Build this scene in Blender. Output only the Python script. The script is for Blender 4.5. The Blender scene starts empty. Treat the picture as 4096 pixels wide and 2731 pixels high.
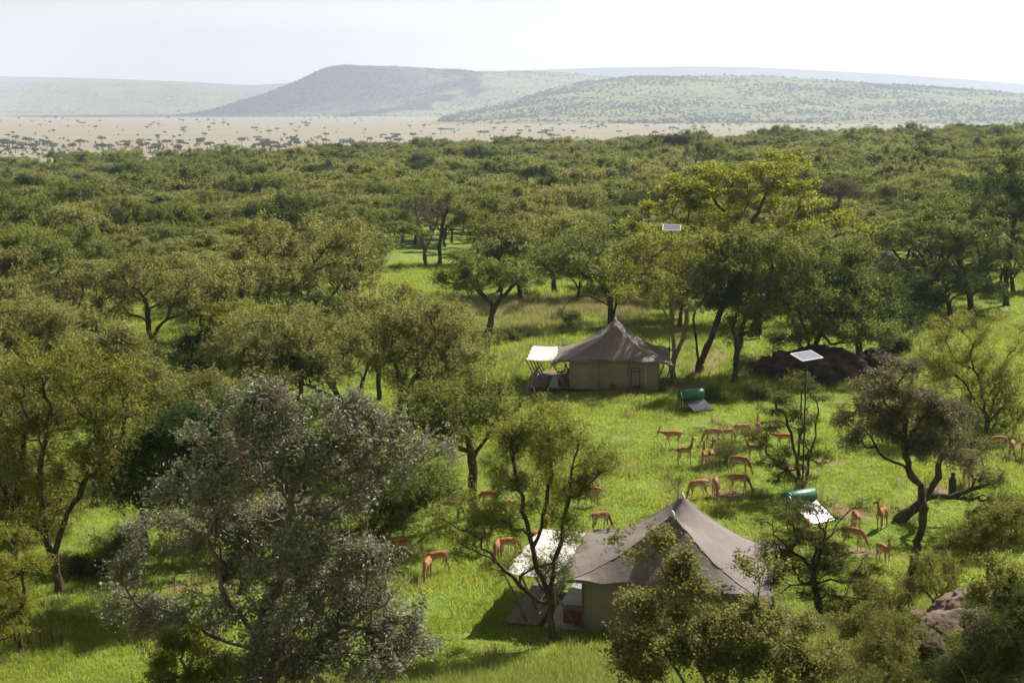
import bpy, bmesh, math, random
import numpy as np
from mathutils import Vector, Matrix, Euler, noise as mnoise

scene = bpy.context.scene
COL = scene.collection

# ------------------------------------------------------------------ camera, sky, sun, exposure
CAM_H = 19.0
F_PX = 5689.0                      # focal length in pixels of the 4096 px wide frame (50 mm lens)
HORIZON_V = 425.0
PITCH = math.atan((1365.5 - HORIZON_V) / F_PX)
cam_data = bpy.data.cameras.new("camera")
cam_data.sensor_width = 36.0
cam_data.lens = 36.0 * F_PX / 4096.0
cam_data.clip_start = 0.2
cam_data.clip_end = 60000.0
cam = bpy.data.objects.new("camera", cam_data)
cam.location = (0, 0, CAM_H)
cam.rotation_euler = (math.radians(90) - PITCH, 0, 0)
COL.objects.link(cam)
scene.camera = cam

SUN_AZ = math.radians(44)          # to the right of the view direction (+Y), sun is behind the scene
SUN_EL = math.radians(44)
sun_vec = Vector((math.sin(SUN_AZ) * math.cos(SUN_EL), math.cos(SUN_AZ) * math.cos(SUN_EL), math.sin(SUN_EL)))
sd = bpy.data.lights.new("sun", 'SUN')
sd.energy = 5.0
sd.angle = math.radians(0.53)
sd.color = (1.0, 0.955, 0.88)
sun = bpy.data.objects.new("sun", sd)
sun.rotation_euler = (-sun_vec).to_track_quat('-Z', 'Y').to_euler()
sun.location = sun_vec * 200
COL.objects.link(sun)

world = bpy.data.worlds.new("World")
scene.world = world
world.use_nodes = True
wn, wl = world.node_tree.nodes, world.node_tree.links
wn.clear()
wo = wn.new("ShaderNodeOutputWorld")
wb = wn.new("ShaderNodeBackground")
sky = wn.new("ShaderNodeTexSky")
sky.sky_type = 'NISHITA'
sky.sun_disc = False
sky.sun_elevation = SUN_EL
sky.sun_rotation = SUN_AZ
sky.altitude = 1400.0
sky.air_density = 1.0
sky.dust_density = 1.4
sky.ozone_density = 1.0
# thin high cloud veil: the sky is desaturated towards white, with faint brighter wisps
tc = wn.new("ShaderNodeTexCoord")
mp = wn.new("ShaderNodeMapping"); mp.inputs['Scale'].default_value = (3.0, 3.0, 14.0)
cn = wn.new("ShaderNodeTexNoise"); cn.inputs['Scale'].default_value = 2.2; cn.inputs['Detail'].default_value = 7.0
cr = wn.new("ShaderNodeMapRange"); cr.inputs[1].default_value = 0.35; cr.inputs[2].default_value = 0.75
cr.inputs[3].default_value = 0.95; cr.inputs[4].default_value = 1.0
bw = wn.new("ShaderNodeRGBToBW")
veil = wn.new("ShaderNodeVectorMath"); veil.operation = 'MULTIPLY'; veil.inputs[1].default_value = (1.10, 1.06, 1.0)
mixs = wn.new("ShaderNodeMix"); mixs.data_type = 'RGBA'
wl.new(tc.outputs['Generated'], mp.inputs['Vector']); wl.new(mp.outputs[0], cn.inputs['Vector'])
wl.new(cn.outputs[0], cr.inputs[0]); wl.new(cr.outputs[0], mixs.inputs[0])
wl.new(sky.outputs[0], bw.inputs[0]); wl.new(bw.outputs[0], veil.inputs[0])
wl.new(sky.outputs[0], mixs.inputs[6]); wl.new(veil.outputs[0], mixs.inputs[7])
wl.new(mixs.outputs[2], wb.inputs['Color'])
wb.inputs['Strength'].default_value = 0.066
wl.new(wb.outputs[0], wo.inputs['Surface'])

scene.view_settings.view_transform = 'Standard'
scene.view_settings.look = 'None'
scene.view_settings.exposure = 0.90
scene.view_settings.gamma = 1.0
scene.view_settings.use_curve_mapping = False
scene.render.engine = 'CYCLES'
cy = scene.cycles
cy.max_bounces = 5; cy.diffuse_bounces = 3; cy.glossy_bounces = 2
cy.transmission_bounces = 3; cy.volume_bounces = 1; cy.transparent_max_bounces = 4
cy.caustics_reflective = False; cy.caustics_refractive = False
cy.use_adaptive_sampling = True; cy.adaptive_threshold = 0.025
cy.use_denoising = True
cy.sample_clamp_indirect = 6.0

# ------------------------------------------------------------------ projection helpers (plan the layout on the ground)
def ray(U, V):
    """direction through frame position (4096 x 2731), scaled so that its y is 1"""
    dx = (U - 2048.0) / F_PX; dy = -(V - 1365.5) / F_PX
    cp, sp = math.cos(PITCH), math.sin(PITCH)
    y = cp + dy * sp; z = -sp + dy * cp
    return dx / y, z / y

def at(U, V, y):
    a, b = ray(U, V)
    return np.array([a * y, y, CAM_H + b * y])

def softplus(s, k):
    s = np.clip(np.asarray(s, float) / k, -40, 40)
    return k * np.log1p(np.exp(s))

def sstep(a, b, t):
    t = np.clip((np.asarray(t, float) - a) / (b - a), 0, 1)
    return t * t * (3 - 2 * t)

PLAIN_Z = -25.0
def terrain(x, y):
    x = np.asarray(x, float); y = np.asarray(y, float)
    xc = np.clip(x, -40, 40)
    start = 46.0 + np.where(xc > 0, 0.40 * xc, 0.25 * xc)
    s = np.minimum(start - y, 46.5)
    z = 0.33 * softplus(s, 1.6)
    th = np.clip(x / np.maximum(y, 40.0), -0.7, 0.7)
    ridge = sstep(105, 430, y) * (-0.6 + 13.0 * th)
    edge = 470 + 260 * th
    fall = sstep(edge, edge + 800, y)
    und = 0.14 * np.sin(x * 0.21 + 0.5 * np.sin(y * 0.13)) + 0.12 * np.sin(y * 0.17 + 1.3) + 0.06 * np.sin(x * 0.6 + y * 0.43)
    und = und * sstep(52, 60, y) * (1 - sstep(300, 600, y))
    behind = sstep(0, -200, y)
    z = z + ridge * (1 - fall) + PLAIN_Z * fall + und
    far_side = sstep(120, 1200, np.abs(x)) * sstep(60, -100, y)
    return z * (1 - far_side) + PLAIN_Z * far_side

def ground(U, V, ymax=4000.0):
    """where the sight line through U, V meets the ground"""
    a, b = ray(U, V)
    ys = np.geomspace(12.0, ymax, 1600)
    d = CAM_H + b * ys - terrain(a * ys, ys)
    k = int(np.argmax(d <= 0)) if (d <= 0).any() else len(ys) - 1
    if k > 0:
        t = d[k - 1] / (d[k - 1] - d[k]); y = ys[k - 1] + t * (ys[k] - ys[k - 1])
    else:
        y = ys[0]
    return np.array([a * y, y, float(terrain(a * y, y))])

def project(p):
    p = np.asarray(p, float)
    cp, sp = math.cos(PITCH), math.sin(PITCH)
    y, z = p[..., 1], p[..., 2] - CAM_H
    f = y * cp - z * sp; u = y * sp + z * cp
    return 2048 + F_PX * p[..., 0] / f, 1365.5 - F_PX * u / f

# ------------------------------------------------------------------ object helpers
def tag(o, label=None, cat=None, group=None, kind=None):
    if label: o["label"] = label
    if cat: o["category"] = cat
    if group: o["group"] = group
    if kind: o["kind"] = kind
    return o

def empty(name, loc, rz=0.0):
    o = bpy.data.objects.new(name, None)
    o.location = tuple(float(c) for c in loc); o.rotation_euler = (0, 0, rz)
    o.empty_display_size = 0.2
    COL.objects.link(o)
    return o

def link(name, me, parent=None, loc=None):
    o = bpy.data.objects.new(name, me)
    COL.objects.link(o)
    if parent is not None: o.parent = parent
    if loc is not None: o.location = tuple(float(c) for c in loc)
    return o

def fast_mesh(name, verts, faces_list, mats=(), smooth=False, attrs=None):
    """faces_list: list of (int array (n,k), material index); attrs: dict name -> per-face float array"""
    me = bpy.data.meshes.new(name)
    verts = np.ascontiguousarray(verts, dtype=np.float32)
    me.vertices.add(len(verts)); me.vertices.foreach_set("co", verts.ravel())
    loops, starts, tot, midx = [], [], [], []
    pos = 0
    for f, mi in faces_list:
        f = np.asarray(f, dtype=np.int32)
        if len(f) == 0: continue
        k = f.shape[1]
        loops.append(f.ravel()); starts.append(pos + np.arange(len(f), dtype=np.int32) * k)
        tot.append(np.full(len(f), k, np.int32)); midx.append(np.full(len(f), mi, np.int32))
        pos += f.size
    loops = np.concatenate(loops); starts = np.concatenate(starts); tot = np.concatenate(tot); midx = np.concatenate(midx)
    me.loops.add(len(loops)); me.loops.foreach_set("vertex_index", loops)
    me.polygons.add(len(starts)); me.polygons.foreach_set("loop_start", starts); me.polygons.foreach_set("loop_total", tot)
    me.polygons.foreach_set("material_index", midx)
    me.polygons.foreach_set("use_smooth", np.full(len(starts), bool(smooth)))
    for k, a in (attrs or {}).items():
        at_ = me.attributes.new(k, 'FLOAT', 'FACE'); at_.data.foreach_set("value", np.asarray(a, np.float32))
    for m in mats: me.materials.append(m)
    me.update(calc_edges=True)
    return me

def grid_mesh(name, P, mats=(), smooth=True, flip=False):
    n, m = P.shape[:2]
    i = np.arange(n * m).reshape(n, m)
    q = np.stack([i[:-1, :-1], i[1:, :-1], i[1:, 1:], i[:-1, 1:]], -1).reshape(-1, 4)
    if flip: q = q[:, ::-1]
    return fast_mesh(name, P.reshape(-1, 3), [(q, 0)], mats, smooth)

class MB:
    """collects boxes, tubes and lathes into one mesh part"""
    def __init__(self): self.v, self.q, self.t, self.n = [], [], [], 0
    def add(self, v, q=(), t=()):
        v = np.asarray(v, float)
        self.v.append(v)
        if len(q): self.q.append(np.asarray(q, int) + self.n)
        if len(t): self.t.append(np.asarray(t, int) + self.n)
        self.n += len(v); return self
    def box(self, c, s, rz=0.0, M=None, bevel=0.0):
        sx, sy, sz = (np.asarray(s) / 2.0)
        if bevel <= 0:
            v = np.array([[a * sx, b * sy, d * sz] for d in (-1, 1) for b in (-1, 1) for a in (-1, 1)], float)
            q = [(0, 2, 3, 1), (4, 5, 7, 6), (0, 1, 5, 4), (2, 6, 7, 3), (0, 4, 6, 2), (1, 3, 7, 5)]; t = []
        else:
            b = min(bevel, sx * .9, sy * .9, sz * .9)
            bm = bmesh.new(); bmesh.ops.create_cube(bm, size=1.0)
            for w in bm.verts: w.co = Vector((w.co.x * 2 * sx, w.co.y * 2 * sy, w.co.z * 2 * sz))
            bmesh.ops.bevel(bm, geom=bm.edges[:], offset=b, segments=2, affect='EDGES', profile=0.5)
            bm.verts.index_update()
            v = np.array([w.co[:] for w in bm.verts]); q = [[w.index for w in f.verts] for f in bm.faces if len(f.verts) == 4]
            t = [[w.index for w in f.verts] for f in bm.faces if len(f.verts) == 3]; bm.free()
        if rz:
            c_, s_ = math.cos(rz), math.sin(rz); v = v @ np.array([[c_, s_, 0], [-s_, c_, 0], [0, 0, 1]])
        if M is not None: v = v @ np.array(M.to_3x3()).T
        return self.add(v + np.asarray(c, float), q, t)
    def tube(self, pts, r, sides=8, cap=True):
        pts = np.asarray(pts, float); n = len(pts)
        r = np.broadcast_to(np.asarray(r, float), (n,))
        v = tube_rings(pts, r, sides)
        q = tube_quads(n, sides)
        t = []
        vv = [v]
        if cap:
            k = n * sides
            vv.append(pts[[0, -1]])
            for j in range(sides):
                t.append((k, (j + 1) % sides, j)); t.append((k + 1, (n - 1) * sides + j, (n - 1) * sides + (j + 1) % sides))
        return self.add(np.concatenate(vv), q, t)
    def build(self, name, mat, parent=None, smooth=False, loc=None):
        v = np.concatenate(self.v)
        fl = []
        if self.q: fl.append((np.concatenate([np.atleast_2d(a) for a in self.q]), 0))
        if self.t: fl.append((np.concatenate([np.atleast_2d(a) for a in self.t]), 0))
        me = fast_mesh(name, v, fl, [mat], smooth)
        return link(name, me, parent, loc)

def tube_rings(pts, r, sides):
    d = np.gradient(pts, axis=0)
    d /= np.maximum(np.linalg.norm(d, axis=1, keepdims=True), 1e-9)
    ref = np.array([0.31, 0.85, 0.17]) if abs(d[:, 2]).mean() > 0.75 else np.array([0.07, 0.05, 1.0])
    a = np.cross(d, ref); a /= np.maximum(np.linalg.norm(a, axis=1, keepdims=True), 1e-9)
    b = np.cross(d, a)
    ang = np.arange(sides) * 2 * math.pi / sides
    ring = np.cos(ang)[None, :, None] * a[:, None, :] + np.sin(ang)[None, :, None] * b[:, None, :]
    return (pts[:, None, :] + ring * r[:, None, None]).reshape(-1, 3)

def tube_quads(n, sides):
    i = np.arange(n - 1)[:, None] * sides; j = np.arange(sides)[None, :]; j2 = (j + 1) % sides
    return np.stack([i + j, i + j2, i + sides + j2, i + sides + j], -1).reshape(-1, 4)

# ------------------------------------------------------------------ materials
def new_mat(name):
    m = bpy.data.materials.new(name); m.use_nodes = True
    n = m.node_tree.nodes; n.clear()
    out = n.new("ShaderNodeOutputMaterial")
    return m, n, m.node_tree.links, out

def mixc(n, l, fac, a, b):
    m = n.new("ShaderNodeMix"); m.data_type = 'RGBA'
    for idx, v in ((0, fac), (6, a), (7, b)):
        if hasattr(v, 'links') or isinstance(v, bpy.types.NodeSocket): l.new(v, m.inputs[idx])
        else: m.inputs[idx].default_value = v if idx == 0 else (*v, 1.0)[:4]
    return m.outputs[2]

def noise_fac(n, l, scale, lo=0.4, hi=0.6, detail=4.0, vec=None, rough=0.6):
    t = n.new("ShaderNodeTexNoise"); t.inputs['Scale'].default_value = scale; t.inputs['Detail'].default_value = detail
    t.inputs['Roughness'].default_value = rough
    if vec is not None: l.new(vec, t.inputs['Vector'])
    r = n.new("ShaderNodeMapRange"); r.inputs[1].default_value = lo; r.inputs[2].default_value = hi
    l.new(t.outputs[0], r.inputs[0]); return r.outputs[0]

def bump(n, l, height, strength, dist=0.02):
    b = n.new("ShaderNodeBump"); b.inputs['Strength'].default_value = strength; b.inputs['Distance'].default_value = dist
    l.new(height, b.inputs['Height']); return b.outputs[0]

def surf_mat(name, ca, cb, scale=6.0, rough=0.8, bump_s=0.0, bump_scale=30.0, metallic=0.0, lo=0.35, hi=0.65, coat=0.0, obj_space=True, spec=0.3):
    m, n, l, out = new_mat(name)
    p = n.new("ShaderNodeBsdfPrincipled"); p.inputs['Roughness'].default_value = rough
    p.inputs['Metallic'].default_value = metallic; p.inputs['Coat Weight'].default_value = coat
    p.inputs['Specular IOR Level'].default_value = spec
    t = n.new("ShaderNodeTexCoord"); vec = t.outputs['Object'] if obj_space else t.outputs['Generated']
    l.new(mixc(n, l, noise_fac(n, l, scale, lo, hi, 6.0, vec), ca, cb), p.inputs['Base Color'])
    if bump_s > 0:
        l.new(bump(n, l, noise_fac(n, l, bump_scale, 0.3, 0.7, 6.0, vec), bump_s), p.inputs['Normal'])
    l.new(p.outputs[0], out.inputs['Surface'])
    return m

def leaf_mat(name, ca, cb, trans=(0.25, 0.34, 0.05), tfac=0.42, vary=0.35, gloss=0.0, cc=None, ccfac=0.0):
    """two leaf tints per leaf, per-plant hue drift, light shining through"""
    m, n, l, out = new_mat(name)
    a = n.new("ShaderNodeAttribute"); a.attribute_name = "rnd"
    oi = n.new("ShaderNodeObjectInfo")
    col = mixc(n, l, a.outputs['Fac'], ca, cb)
    if cc is not None:
        th = n.new("ShaderNodeMath"); th.operation = 'GREATER_THAN'; th.inputs[1].default_value = 1.0 - ccfac
        m2 = n.new("ShaderNodeMath"); m2.operation = 'FRACT'; m3 = n.new("ShaderNodeMath"); m3.operation = 'MULTIPLY'; m3.inputs[1].default_value = 17.31
        l.new(a.outputs['Fac'], m3.inputs[0]); l.new(m3.outputs[0], m2.inputs[0]); l.new(m2.outputs[0], th.inputs[0])
        col = mixc(n, l, th.outputs[0], col, cc)
    hs = n.new("ShaderNodeHueSaturation")
    mr = n.new("ShaderNodeMapRange"); mr.inputs[3].default_value = 0.5 - 0.018 * vary; mr.inputs[4].default_value = 0.5 + 0.026 * vary
    l.new(oi.outputs['Random'], mr.inputs[0]); l.new(mr.outputs[0], hs.inputs['Hue'])
    mv = n.new("ShaderNodeMath"); mv.operation = 'MULTIPLY'; mv.inputs[1].default_value = 7.77
    mf = n.new("ShaderNodeMath"); mf.operation = 'FRACT'
    l.new(oi.outputs['Random'], mv.inputs[0]); l.new(mv.outputs[0], mf.inputs[0])
    mv2 = n.new("ShaderNodeMapRange"); mv2.inputs[3].default_value = 1.0 - 0.38 * vary; mv2.inputs[4].default_value = 1.0 + 0.42 * vary
    l.new(mf.outputs[0], mv2.inputs[0]); l.new(mv2.outputs[0], hs.inputs['Value'])
    l.new(col, hs.inputs['Color'])
    d = n.new("ShaderNodeBsdfDiffuse"); l.new(hs.outputs[0], d.inputs['Color'])
    tr = n.new("ShaderNodeBsdfTranslucent")
    tc_ = mixc(n, l, 0.6, hs.outputs[0], trans); l.new(tc_, tr.inputs['Color'])
    ms = n.new("ShaderNodeMixShader"); ms.inputs[0].default_value = tfac
    l.new(d.outputs[0], ms.inputs[1]); l.new(tr.outputs[0], ms.inputs[2])
    sh = ms.outputs[0]
    if gloss > 0:
        g = n.new("ShaderNodeBsdfGlossy"); g.inputs['Roughness'].default_value = 0.5; g.inputs['Color'].default_value = (0.9, 0.9, 0.88, 1)
        m2s = n.new("ShaderNodeMixShader"); m2s.inputs[0].default_value = gloss
        l.new(sh, m2s.inputs[1]); l.new(g.outputs[0], m2s.inputs[2]); sh = m2s.outputs[0]
    l.new(sh, out.inputs['Surface'])
    return m

def bark_mat(name, ca, cb, scale=9.0):
    m, n, l, out = new_mat(name)
    p = n.new("ShaderNodeBsdfPrincipled"); p.inputs['Roughness'].default_value = 0.9; p.inputs['Specular IOR Level'].default_value = 0.15
    t = n.new("ShaderNodeTexCoord"); mp_ = n.new("ShaderNodeMapping"); mp_.inputs['Scale'].default_value = (1, 1, 0.22)
    l.new(t.outputs['Object'], mp_.inputs[0])
    f = noise_fac(n, l, scale, 0.35, 0.65, 6.0, mp_.outputs[0])
    l.new(mixc(n, l, f, ca, cb), p.inputs['Base Color'])
    l.new(bump(n, l, f, 0.8, 0.03), p.inputs['Normal'])
    l.new(p.outputs[0], out.inputs['Surface'])
    return m

M = {}
M['bark_dark'] = bark_mat("dark_acacia_bark", (0.045, 0.034, 0.026), (0.115, 0.09, 0.068))
M['bark_grey'] = bark_mat("pale_grey_bark", (0.11, 0.09, 0.082), (0.29, 0.245, 0.225), 7.0)
M['bark_dead'] = bark_mat("dead_wood", (0.10, 0.075, 0.06), (0.26, 0.21, 0.175), 8.0)
M['leaf_olive'] = leaf_mat("olive_acacia_leaf", (0.105, 0.12, 0.033), (0.215, 0.214, 0.08), (0.48, 0.48, 0.135), 0.48, 1.0)
M['leaf_green'] = leaf_mat("green_acacia_leaf", (0.07, 0.098, 0.024), (0.15, 0.168, 0.05), (0.36, 0.40, 0.09), 0.46, 0.8)
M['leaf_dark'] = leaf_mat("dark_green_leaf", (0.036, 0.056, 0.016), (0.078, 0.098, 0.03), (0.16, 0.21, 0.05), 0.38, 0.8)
M['leaf_yellow'] = leaf_mat("yellow_green_leaf", (0.14, 0.165, 0.022), (0.28, 0.28, 0.042), (0.52, 0.54, 0.075), 0.5, 0.3)
M['leaf_lime'] = leaf_mat("lime_green_leaf", (0.115, 0.14, 0.026), (0.23, 0.235, 0.055), (0.48, 0.50, 0.09), 0.49, 0.5)
M['leaf_silver'] = leaf_mat("silver_grey_leaf", (0.12, 0.138, 0.085), (0.33, 0.335, 0.245), (0.32, 0.34, 0.14), 0.28, 0.3, 0.03, (0.22, 0.15, 0.115), 0.18)
M['leaf_mixed'] = leaf_mat("grey_green_leaf", (0.10, 0.12, 0.055), (0.22, 0.22, 0.12), (0.3, 0.3, 0.09), 0.33, 0.3, 0.04, (0.21, 0.135, 0.09), 0.22)
M['leaf_shrub'] = leaf_mat("broad_shrub_leaf", (0.10, 0.125, 0.038), (0.235, 0.23, 0.085), (0.45, 0.45, 0.11), 0.44, 0.3, 0.015, (0.36, 0.27, 0.10), 0.12)
M['leaf_bush'] = leaf_mat("fresh_bush_leaf", (0.12, 0.145, 0.032), (0.24, 0.24, 0.06), (0.45, 0.47, 0.10), 0.44, 0.4)
M['leaf_pale'] = leaf_mat("pale_green_leaf", (0.17, 0.21, 0.08), (0.28, 0.31, 0.13), (0.42, 0.47, 0.16), 0.4, 0.2)
M['leaf_dead'] = leaf_mat("grey_dry_twig_leaf", (0.115, 0.10, 0.062), (0.20, 0.175, 0.11), (0.2, 0.17, 0.1), 0.25, 0.3)
M['leaf_dry'] = leaf_mat("dry_brown_tangle", (0.18, 0.12, 0.09), (0.34, 0.245, 0.20), (0.25, 0.17, 0.13), 0.25, 0.2)
# ------------------------------------------------------------------ the ground: one sheet to the horizon
GROUND_R = 15000.0
DIRT = [(2915, 1976, 1.6), (2870, 1995, 1.0), (3390, 2045, 1.8), (3430, 2035, 1.2), (2830, 1450, 2.2), (2800, 1480, 2.0), (2850, 1410, 2.0), (3180, 1870, 1.6), (3330, 1850, 1.4), (3450, 2210, 1.2), (3560, 2235, 1.0),
                      (1500, 2290, 1.5), (1300, 2320, 1.6), (2080, 1580, 1.2), (3760, 1960, 1.4), (2690, 1560, 2.0), (2740, 1540, 1.6), (760, 2350, 1.5)]
def ground_material():
    m, n, l, out = new_mat("ground")
    p = n.new("ShaderNodeBsdfPrincipled"); p.inputs['Roughness'].default_value = 0.95; p.inputs['Specular IOR Level'].default_value = 0.1
    g = n.new("ShaderNodeNewGeometry"); pos = g.outputs['Position']
    sx = n.new("ShaderNodeSeparateXYZ"); l.new(pos, sx.inputs[0])
    meadow = mixc(n, l, noise_fac(n, l, 0.10, 0.35, 0.65, 5, pos), (0.15, 0.225, 0.032), (0.23, 0.28, 0.055))
    meadow = mixc(n, l, noise_fac(n, l, 1.7, 0.42, 0.62, 5, pos), meadow, (0.11, 0.165, 0.028))
    soil = mixc(n, l, noise_fac(n, l, 3.0, 0.3, 0.7, 5, pos), (0.18, 0.115, 0.07), (0.30, 0.20, 0.125))
    meadow = mixc(n, l, noise_fac(n, l, 0.33, 0.655, 0.71, 4, pos), meadow, soil)
    # bare worn earth: trails and scrapes at their own places
    for (U, V, r) in DIRT:
        gp_ = ground(U, V)
        dv = n.new("ShaderNodeVectorMath"); dv.operation = 'DISTANCE'; l.new(pos, dv.inputs[0]); dv.inputs[1].default_value = tuple(gp_)
        nz = n.new("ShaderNodeTexNoise"); nz.inputs['Scale'].default_value = 1.1; nz.inputs['Detail'].default_value = 5; l.new(pos, nz.inputs['Vector'])
        ad = n.new("ShaderNodeMath"); ad.operation = 'MULTIPLY_ADD'; ad.inputs[1].default_value = 2.6; l.new(nz.outputs[0], ad.inputs[0]); l.new(dv.outputs['Value'], ad.inputs[2])
        mr = n.new("ShaderNodeMapRange"); mr.inputs[1].default_value = r + 1.1; mr.inputs[2].default_value = r + 0.5; l.new(ad.outputs[0], mr.inputs[0])
        meadow = mixc(n, l, mr.outputs[0], meadow, soil)
    plain = mixc(n, l, noise_fac(n, l, 0.004, 0.3, 0.7, 6, pos), (0.27, 0.23, 0.155), (0.22, 0.195, 0.13))
    mp_ = n.new("ShaderNodeMapping"); mp_.inputs['Scale'].default_value = (0.25, 1.0, 1.0); l.new(pos, mp_.inputs[0])
    plain = mixc(n, l, noise_fac(n, l, 0.012, 0.5, 0.75, 6, mp_.outputs[0]), plain, (0.17, 0.17, 0.09))
    far = n.new("ShaderNodeMapRange"); far.inputs[1].default_value = 520; far.inputs[2].default_value = 1000
    l.new(sx.outputs[1], far.inputs[0])
    l.new(mixc(n, l, far.outputs[0], meadow, plain), p.inputs['Base Color'])
    l.new(bump(n, l, noise_fac(n, l, 6.0, 0.2, 0.8, 6, pos), 0.5, 0.15), p.inputs['Normal'])
    l.new(p.outputs[0], out.inputs['Surface'])
    return m
M['ground'] = ground_material()

ang = np.concatenate([np.radians(np.arange(-40, 40.01, 0.5)), np.radians(np.arange(43, 318, 5.0))])
rad = np.concatenate([np.arange(2, 14, 2.0), np.arange(14, 130, 2.0), np.geomspace(130, GROUND_R, 70)])
A, R = np.meshgrid(ang, rad, indexing='ij')
X, Y = R * np.sin(A), R * np.cos(A)
Z = terrain(X, Y)
nA, nR = A.shape
V_ = np.concatenate([np.stack([X, Y, Z], -1).reshape(-1, 3), [[0, 0, float(terrain(0, 0))]]])
ii = np.arange(nA * nR).reshape(nA, nR); i2 = np.roll(ii, -1, axis=0)
q_ = np.stack([ii[:, :-1], ii[:, 1:], i2[:, 1:], i2[:, :-1]], -1).reshape(-1, 4)[:, ::-1]
t_ = np.stack([np.full(nA, nA * nR), i2[:, 0], ii[:, 0]], -1)
ground_obj = link("ground", fast_mesh("ground", V_, [(q_, 0), (t_, 0)], [M['ground']], True))
tag(ground_obj, "grassy meadow running out to a straw coloured plain", None, None, 'structure')

# ------------------------------------------------------------------ the far hills
def hill_material(name, ca, cb):
    m, n, l, out = new_mat(name)
    p = n.new("ShaderNodeBsdfPrincipled"); p.inputs['Roughness'].default_value = 1.0; p.inputs['Specular IOR Level'].default_value = 0.0
    g = n.new("ShaderNodeNewGeometry"); pos = g.outputs['Position']
    c = mixc(n, l, noise_fac(n, l, 0.006, 0.35, 0.65, 8, pos), ca, cb)
    c = mixc(n, l, noise_fac(n, l, 0.03, 0.48, 0.62, 6, pos, 0.7), c, (0.065, 0.078, 0.035))
    l.new(c, p.inputs['Base Color']); l.new(p.outputs[0], out.inputs['Surface'])
    return m
M['hill'] = hill_material("hill_scrub", (0.24, 0.255, 0.11), (0.16, 0.18, 0.08))
M['hill_far'] = hill_material("far_hill_scrub", (0.13, 0.145, 0.08), (0.10, 0.115, 0.06))

HILLS = {}
def make_hill(name, label, sil, y_front, y_crest, y_back, mat, rough=0.0, seed=0):
    """sil: silhouette [(U, V)] of the crest as planned from the camera station; the hill is a real ridge at y_crest"""
    U = np.array([s[0] for s in sil], float); Vv = np.array([s[1] for s in sil], float)
    xc = np.array([ray(u, v)[0] * y_crest for u, v in zip(U, Vv)])
    zc = np.array([CAM_H + ray(u, v)[1] * y_crest for u, v in zip(U, Vv)])
    def height(x, y):
        # crest line follows x on its own plane; shoulders fall away with a gully pattern
        x = np.asarray(x, float); y = np.asarray(y, float)
        c = np.interp(x * y_crest / np.maximum(y, 1) * 0.5 + x * 0.5, xc, zc, left=PLAIN_Z - 30, right=PLAIN_Z - 30)
        t = np.where(y < y_crest, (y_crest - y) / (y_crest - y_front), (y - y_crest) / (y_back - y_crest))
        t = np.clip(t, 0, 1.15)
        prof = np.where(t < 1, 0.5 + 0.5 * np.cos(math.pi * np.clip(t, 0, 1) ** 0.9), 0.0)
        g = (np.sin(x / 210.0 + seed) * 0.5 + np.sin(x / 95.0 + 2 * seed + y / 400) * 0.3 + np.sin(x / 47.0 + y / 130.0) * 0.2)
        h = np.maximum(c - PLAIN_Z, -4.0)
        return PLAIN_Z + h * prof * (1 + rough * g * np.sin(math.pi * np.clip(t, 0, 1))) - 3.0 * (t > 0.97)
    nx, ny = 150, 60
    xs = np.linspace(xc.min(), xc.max(), nx); ys = np.concatenate([np.linspace(y_front, y_crest, 40), np.linspace(y_crest, y_back, 21)[1:]])
    Xg, Yg = np.meshgrid(xs, ys, indexing='ij')
    Zg = height(Xg, Yg)
    o = link(name, grid_mesh(name, np.stack([Xg, Yg, Zg], -1), [mat], True, True))
    tag(o, label, None, None, 'structure')
    HILLS[name + str(seed)] = (height, xs, y_front, y_crest)
    return o

make_hill("hill", "long wooded hill filling the right half of the horizon",
          [(1500, 520), (1650, 500), (1850, 452), (2050, 404), (2200, 360), (2330, 330), (2500, 312), (2700, 307), (2900, 303), (3100, 309), (3300, 326),
           (3500, 338), (3700, 350), (3900, 366), (4100, 380), (4400, 400), (4900, 430)], 3500, 5500, 8000, M['hill'], 0.20, 1)
make_hill("hill", "flat topped hill with a steep dark left shoulder",
          [(700, 480), (820, 452), (960, 412), (1080, 372), (1180, 330), (1250, 293), (1310, 272), (1370, 262), (1480, 263), (1600, 268), (1760, 276),
           (1900, 290), (2100, 286), (2300, 296), (2450, 310), (2700, 350), (3100, 440)], 5900, 7700, 10000, M['hill'], 0.18, 2)
make_hill("hill", "low pale hill at the left of the horizon",
          [(-900, 345), (-400, 330), (0, 334), (200, 336), (400, 338), (600, 336), (740, 338), (830, 352), (930, 372), (1050, 376), (1250, 400), (1500, 440)],
          8000, 9800, 11600, M['hill'], 0.16, 3)
make_hill("hill", "faint farthest ridge behind the left hills",
          [(-1500, 300), (-600, 300), (0, 306), (300, 312), (500, 318), (800, 330), (1000, 342), (1200, 330), (1400, 322), (1700, 330), (2000, 345)],
          11000, 12800, 14200, M['hill_far'], 0.08, 4)
make_hill("hill", "faint long ridge behind the right hill",
          [(1500, 330), (1900, 290), (2200, 278), (2500, 270), (2800, 266), (3000, 270), (3200, 278), (3500, 294), (3800, 314), (4100, 336), (4600, 362), (5400, 400)],
          9800, 11500, 13600, M['hill_far'], 0.08, 5)

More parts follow.
